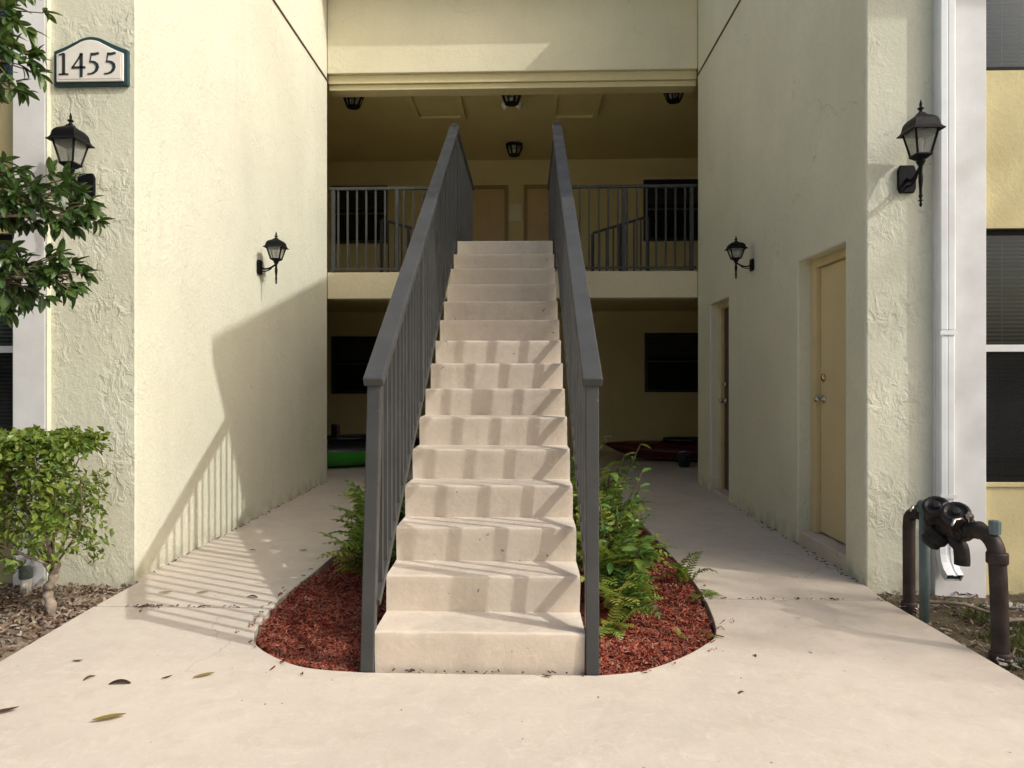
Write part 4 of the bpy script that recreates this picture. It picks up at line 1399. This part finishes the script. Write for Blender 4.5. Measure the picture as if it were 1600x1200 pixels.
bm = MB(); lathe(bm, [(.036, .10), (.038, .11), (.038, .16), (.030, .17), (.012, .172)], 12); obj('cap', bm, 'pipe_green', pp, smooth=True)

# ------------------------------------------------------------------ tree at the left
TL = broad_leaf(.090, .038, 'leaf_tree')
TL2 = broad_leaf(.074, .034, 'leaf_tree')
tree = thing('tree', 'tree with dark oblong leaves hanging in front of the left column', 'tree', (-4.05, 3.35, -.05))
torg = Vector((-4.05, 3.35, -.05))
bm = MB()
tr = smooth_line([(0, 0, -.1), (.02, .02, .8), (-.03, .05, 1.6), (.05, .0, 2.5), (.02, .05, 3.6), (.0, .1, 4.6)], 5)
tube(bm, tr, [.085 - .06 * i / len(tr) for i in range(len(tr))], 12)
obj('trunk', bm, 'bark', tree, smooth=True)
leaf_objs = [0]
mass = []
def whorl(p, d, nl, keep):
    """a rosette of leaves at a twig's end"""
    d = d.normalized()
    q0 = d.to_track_quat('X', 'Z')
    for i in range(nl):
        a = i * 2.4 + rnd.gauss(0, .25)
        open_ = rnd.uniform(.55, 1.25)
        ql = q0 @ Quaternion((1, 0, 0), a) @ Quaternion((0, 1, 0), -open_)
        dirv = ql @ Vector((1, 0, 0))
        # leaves sag a little
        dirv = (dirv + Vector((0, 0, -.35))).normalized()
        ql = dirv.to_track_quat('X', 'Z') @ Quaternion((1, 0, 0), rnd.gauss(0, .5))
        s = rnd.uniform(.65, 1.12)
        base = p + d * rnd.uniform(-.02, .012)
        if keep and leaf_objs[0] < 290:
            leaf_objs[0] += 1
            inst('leaf', TL if i % 2 else TL2, tree, base - torg, ql.to_euler(), (s, s, s))
        else:
            mass.append((base - torg, ql, s))
clumps = [  # centre, half size, twigs, direction out of the trunk, whether it is in view
    ((-2.88, 3.78, 3.25), (.20, .16, .22), 28, True), ((-2.80, 3.75, 2.98), (.15, .12, .17), 20, True), ((-2.95, 3.7, 2.80), (.18, .14, .14), 14, True),
    ((-2.56, 3.72, 2.22), (.22, .12, .12), 30, True), ((-2.82, 3.72, 2.28), (.16, .14, .16), 24, True), ((-2.38, 3.70, 2.14), (.10, .08, .08), 9, True),
    ((-2.62, 3.70, 1.82), (.16, .12, .12), 24, True), ((-2.82, 3.72, 1.80), (.15, .14, .17), 22, True), ((-2.44, 3.72, 1.82), (.08, .08, .10), 8, True),
    ((-3.25, 3.6, 3.3), (.35, .4, .5), 26, False), ((-3.35, 3.5, 2.3), (.35, .4, .5), 24, False), ((-4.0, 3.3, 4.3), (.8, .7, .7), 60, False),
    ((-4.5, 3.2, 3.0), (.5, .5, .7), 34, False), ((-3.3, 3.5, 4.2), (.5, .5, .45), 30, False)]
for (cx, cy, cz), (hx, hy, hz), nt_, keep in clumps:
    cpt = Vector((cx, cy, cz))
    root = Vector((-4.05 + .03, 3.38, max(1.3, cz - .35)))
    mid = (root + cpt) / 2 + Vector((0, 0, .10))
    bm = MB(); tube(bm, [q - torg for q in smooth_line([root, mid, cpt], 4)], [.024, .022, .02, .017, .014, .012, .010, .008, .006], 7)
    obj('limb', bm, 'bark', tree, smooth=True)
    tw = MB()
    for i in range(nt_):
        e = Vector((rnd.uniform(-1, 1), rnd.uniform(-1, 1), rnd.uniform(-1, 1)))
        p = cpt + Vector((e.x * hx, e.y * hy, e.z * hz))
        s = cpt + (mid - cpt) * rnd.uniform(0, .35)
        d = (p - s) + Vector((.06, -.02, -.03))
        tube(tw, [q - torg for q in (s, (s + p) / 2 + Vector((0, 0, .02)), p)], [.005, .004, .0028], 5)
        whorl(p, d, rnd.randint(6, 9), keep)
    obj('twig', tw, 'twig', tree)
verts, faces = [], []
base_v = [tuple(v.co) for v in TL.vertices]
base_f = [tuple(f.vertices) for f in TL.polygons]
for p, q, s in mass:
    b = len(verts)
    verts.extend([q @ (Vector(v) * s) + p for v in base_v])
    faces.extend([tuple(i + b for i in f) for f in base_f])
me = bpy.data.meshes.new('crown'); me.from_pydata(verts, [], faces); me.materials.append(M['leaf_mass'])
o = bpy.data.objects.new('crown', me); C.objects.link(o); o.parent = tree
tag(o, kind='stuff')

# ------------------------------------------------------------------ tree beyond the right edge, whose shade dapples the walk
T2 = Vector((13.0, -1.2, -.1))
t2 = thing('tree', 'tall leafy tree standing on the lawn beyond the right edge of the photo', 'tree', T2)
bm = MB(); tube(bm, smooth_line([(0, 0, -.2), (.05, 0, 2.4), (-.05, .05, 5), (0, .1, 7.6), (.05, .1, 10.6)], 4), [.20 - .17 * i / 17 for i in range(17)], 10)
obj('trunk', bm, 'bark', t2, smooth=True)
cen = []
rr = random.Random(77)
blobs = [(Vector((rr.gauss(0, .9), rr.gauss(.1, .8), rr.uniform(7.8, 11.0))), rr.uniform(.3, .6)) for _ in range(40)]
for c_, r_ in blobs:
    bm = MB(); tube(bm, [(0, .1, c_.z - 1.2), (c_.x * .5, c_.y * .5, c_.z - .35), tuple(c_)], [.045, .025, .008], 6)
    obj('limb', bm, 'bark', t2, smooth=True)
    for _ in range(62):
        d = Vector((rr.gauss(0, 1), rr.gauss(0, 1), rr.gauss(0, .8))).normalized() * r_ * rr.random() ** .4
        cen.append((c_ + d + T2, (d + Vector((0, 0, .3))).normalized()))
leaf_cloud('crown', 'leaf_mass', cen, .14, .065, t2, T2)

# ------------------------------------------------------------------ fallen leaves on the walkway
def dead_leaf(curl):
    bm = MB()
    rows = []
    for i in range(7):
        f = i / 6
        wv = .5 * .30 * math.sin(math.pi * (f * .94 + .03)) ** .8
        rows.append([bm.verts.new((f - .5, s * wv, .06 + curl * (2 * f - 1) ** 2 + abs(s) * wv * .5)) for s in (-1, 0, 1)])
    for a, b in zip(rows, rows[1:]):
        for j in range(2):
            bm.faces.new((a[j], b[j], b[j + 1], a[j + 1]))
    me = bpy.data.meshes.new('fallen_leaf')
    bm.to_mesh(me); bm.free()
    return me
DLs = []
for c_, mt in ((.10, 'leaf_dead'), (-.12, 'leaf_dead'), (.05, 'leaf_yellow')):
    me = dead_leaf(c_); me.materials.append(M[mt]); DLs.append(me)
spots = [  # x, y, length, turn, kind, label
    (-2.01, 3.13, .055, 10, 0, 'small dark leaf near the soil edge, farthest left of the front group'),
    (-1.85, 2.96, .075, 70, 1, 'curled brown leaf beside the big arched one'),
    (-1.69, 2.91, .125, 5, 1, 'big dark arched leaf on the front slab'),
    (-1.52, 2.97, .055, 50, 0, 'small brown leaf between the arched leaf and the mulch'),
    (-1.37, 2.99, .10, 35, 2, 'yellowish leaf on the walkway in front of the left mulch'),
    (-1.98, 2.64, .11, 30, 0, 'brown leaf at the far left picture edge'),
    (-1.55, 2.60, .13, 28, 2, 'yellow leaf nearest the camera'),
    (-2.02, 5.20, .06, 0, 1, 'dark leaf on the shaded left walk near the wall'),
    (-1.64, 5.19, .07, 20, 0, 'leaf on the shaded left walk near the bed'),
    (-2.13, 4.14, .09, 15, 2, 'tan leaf among the baluster shadows nearest the corner'),
    (-1.91, 4.15, .09, 30, 2, 'tan leaf in the middle of the baluster shadows'),
    (-1.59, 4.09, .085, -10, 1, 'dark leaf among the baluster shadows nearest the mulch'),
    (-2.12, 3.90, .08, 0, 1, 'dark leaf lying on the left slab joint'),
    (-2.05, 3.89, .07, 40, 0, 'smaller leaf on the left slab joint beside the dark one'),
    (-2.10, 3.82, .05, 100, 1, 'crumpled leaf just before the left slab joint'),
    (-1.43, 4.69, .05, 10, 1, 'little leaf at the edge of the left bed'),
    (.87, 2.91, .05, 40, 1, 'small dark leaf alone on the right part of the front slab'),
    (1.05, 3.30, .045, 80, 1, 'tiny leaf on the walkway beside the right mulch tip'),
    (.09, 3.035, .055, -15, 0, 'brown leaf at the foot of the lowest step'),
]
for x, y, L, a, kd, lab in spots:
    o = inst('fallen_leaf', DLs[kd], None, (x, y, .001), (0, 0, R(a)), (L * .86, L * .8, L * .8))
    tag(o, lab, 'leaf', 'fallen leaves on the walkway')
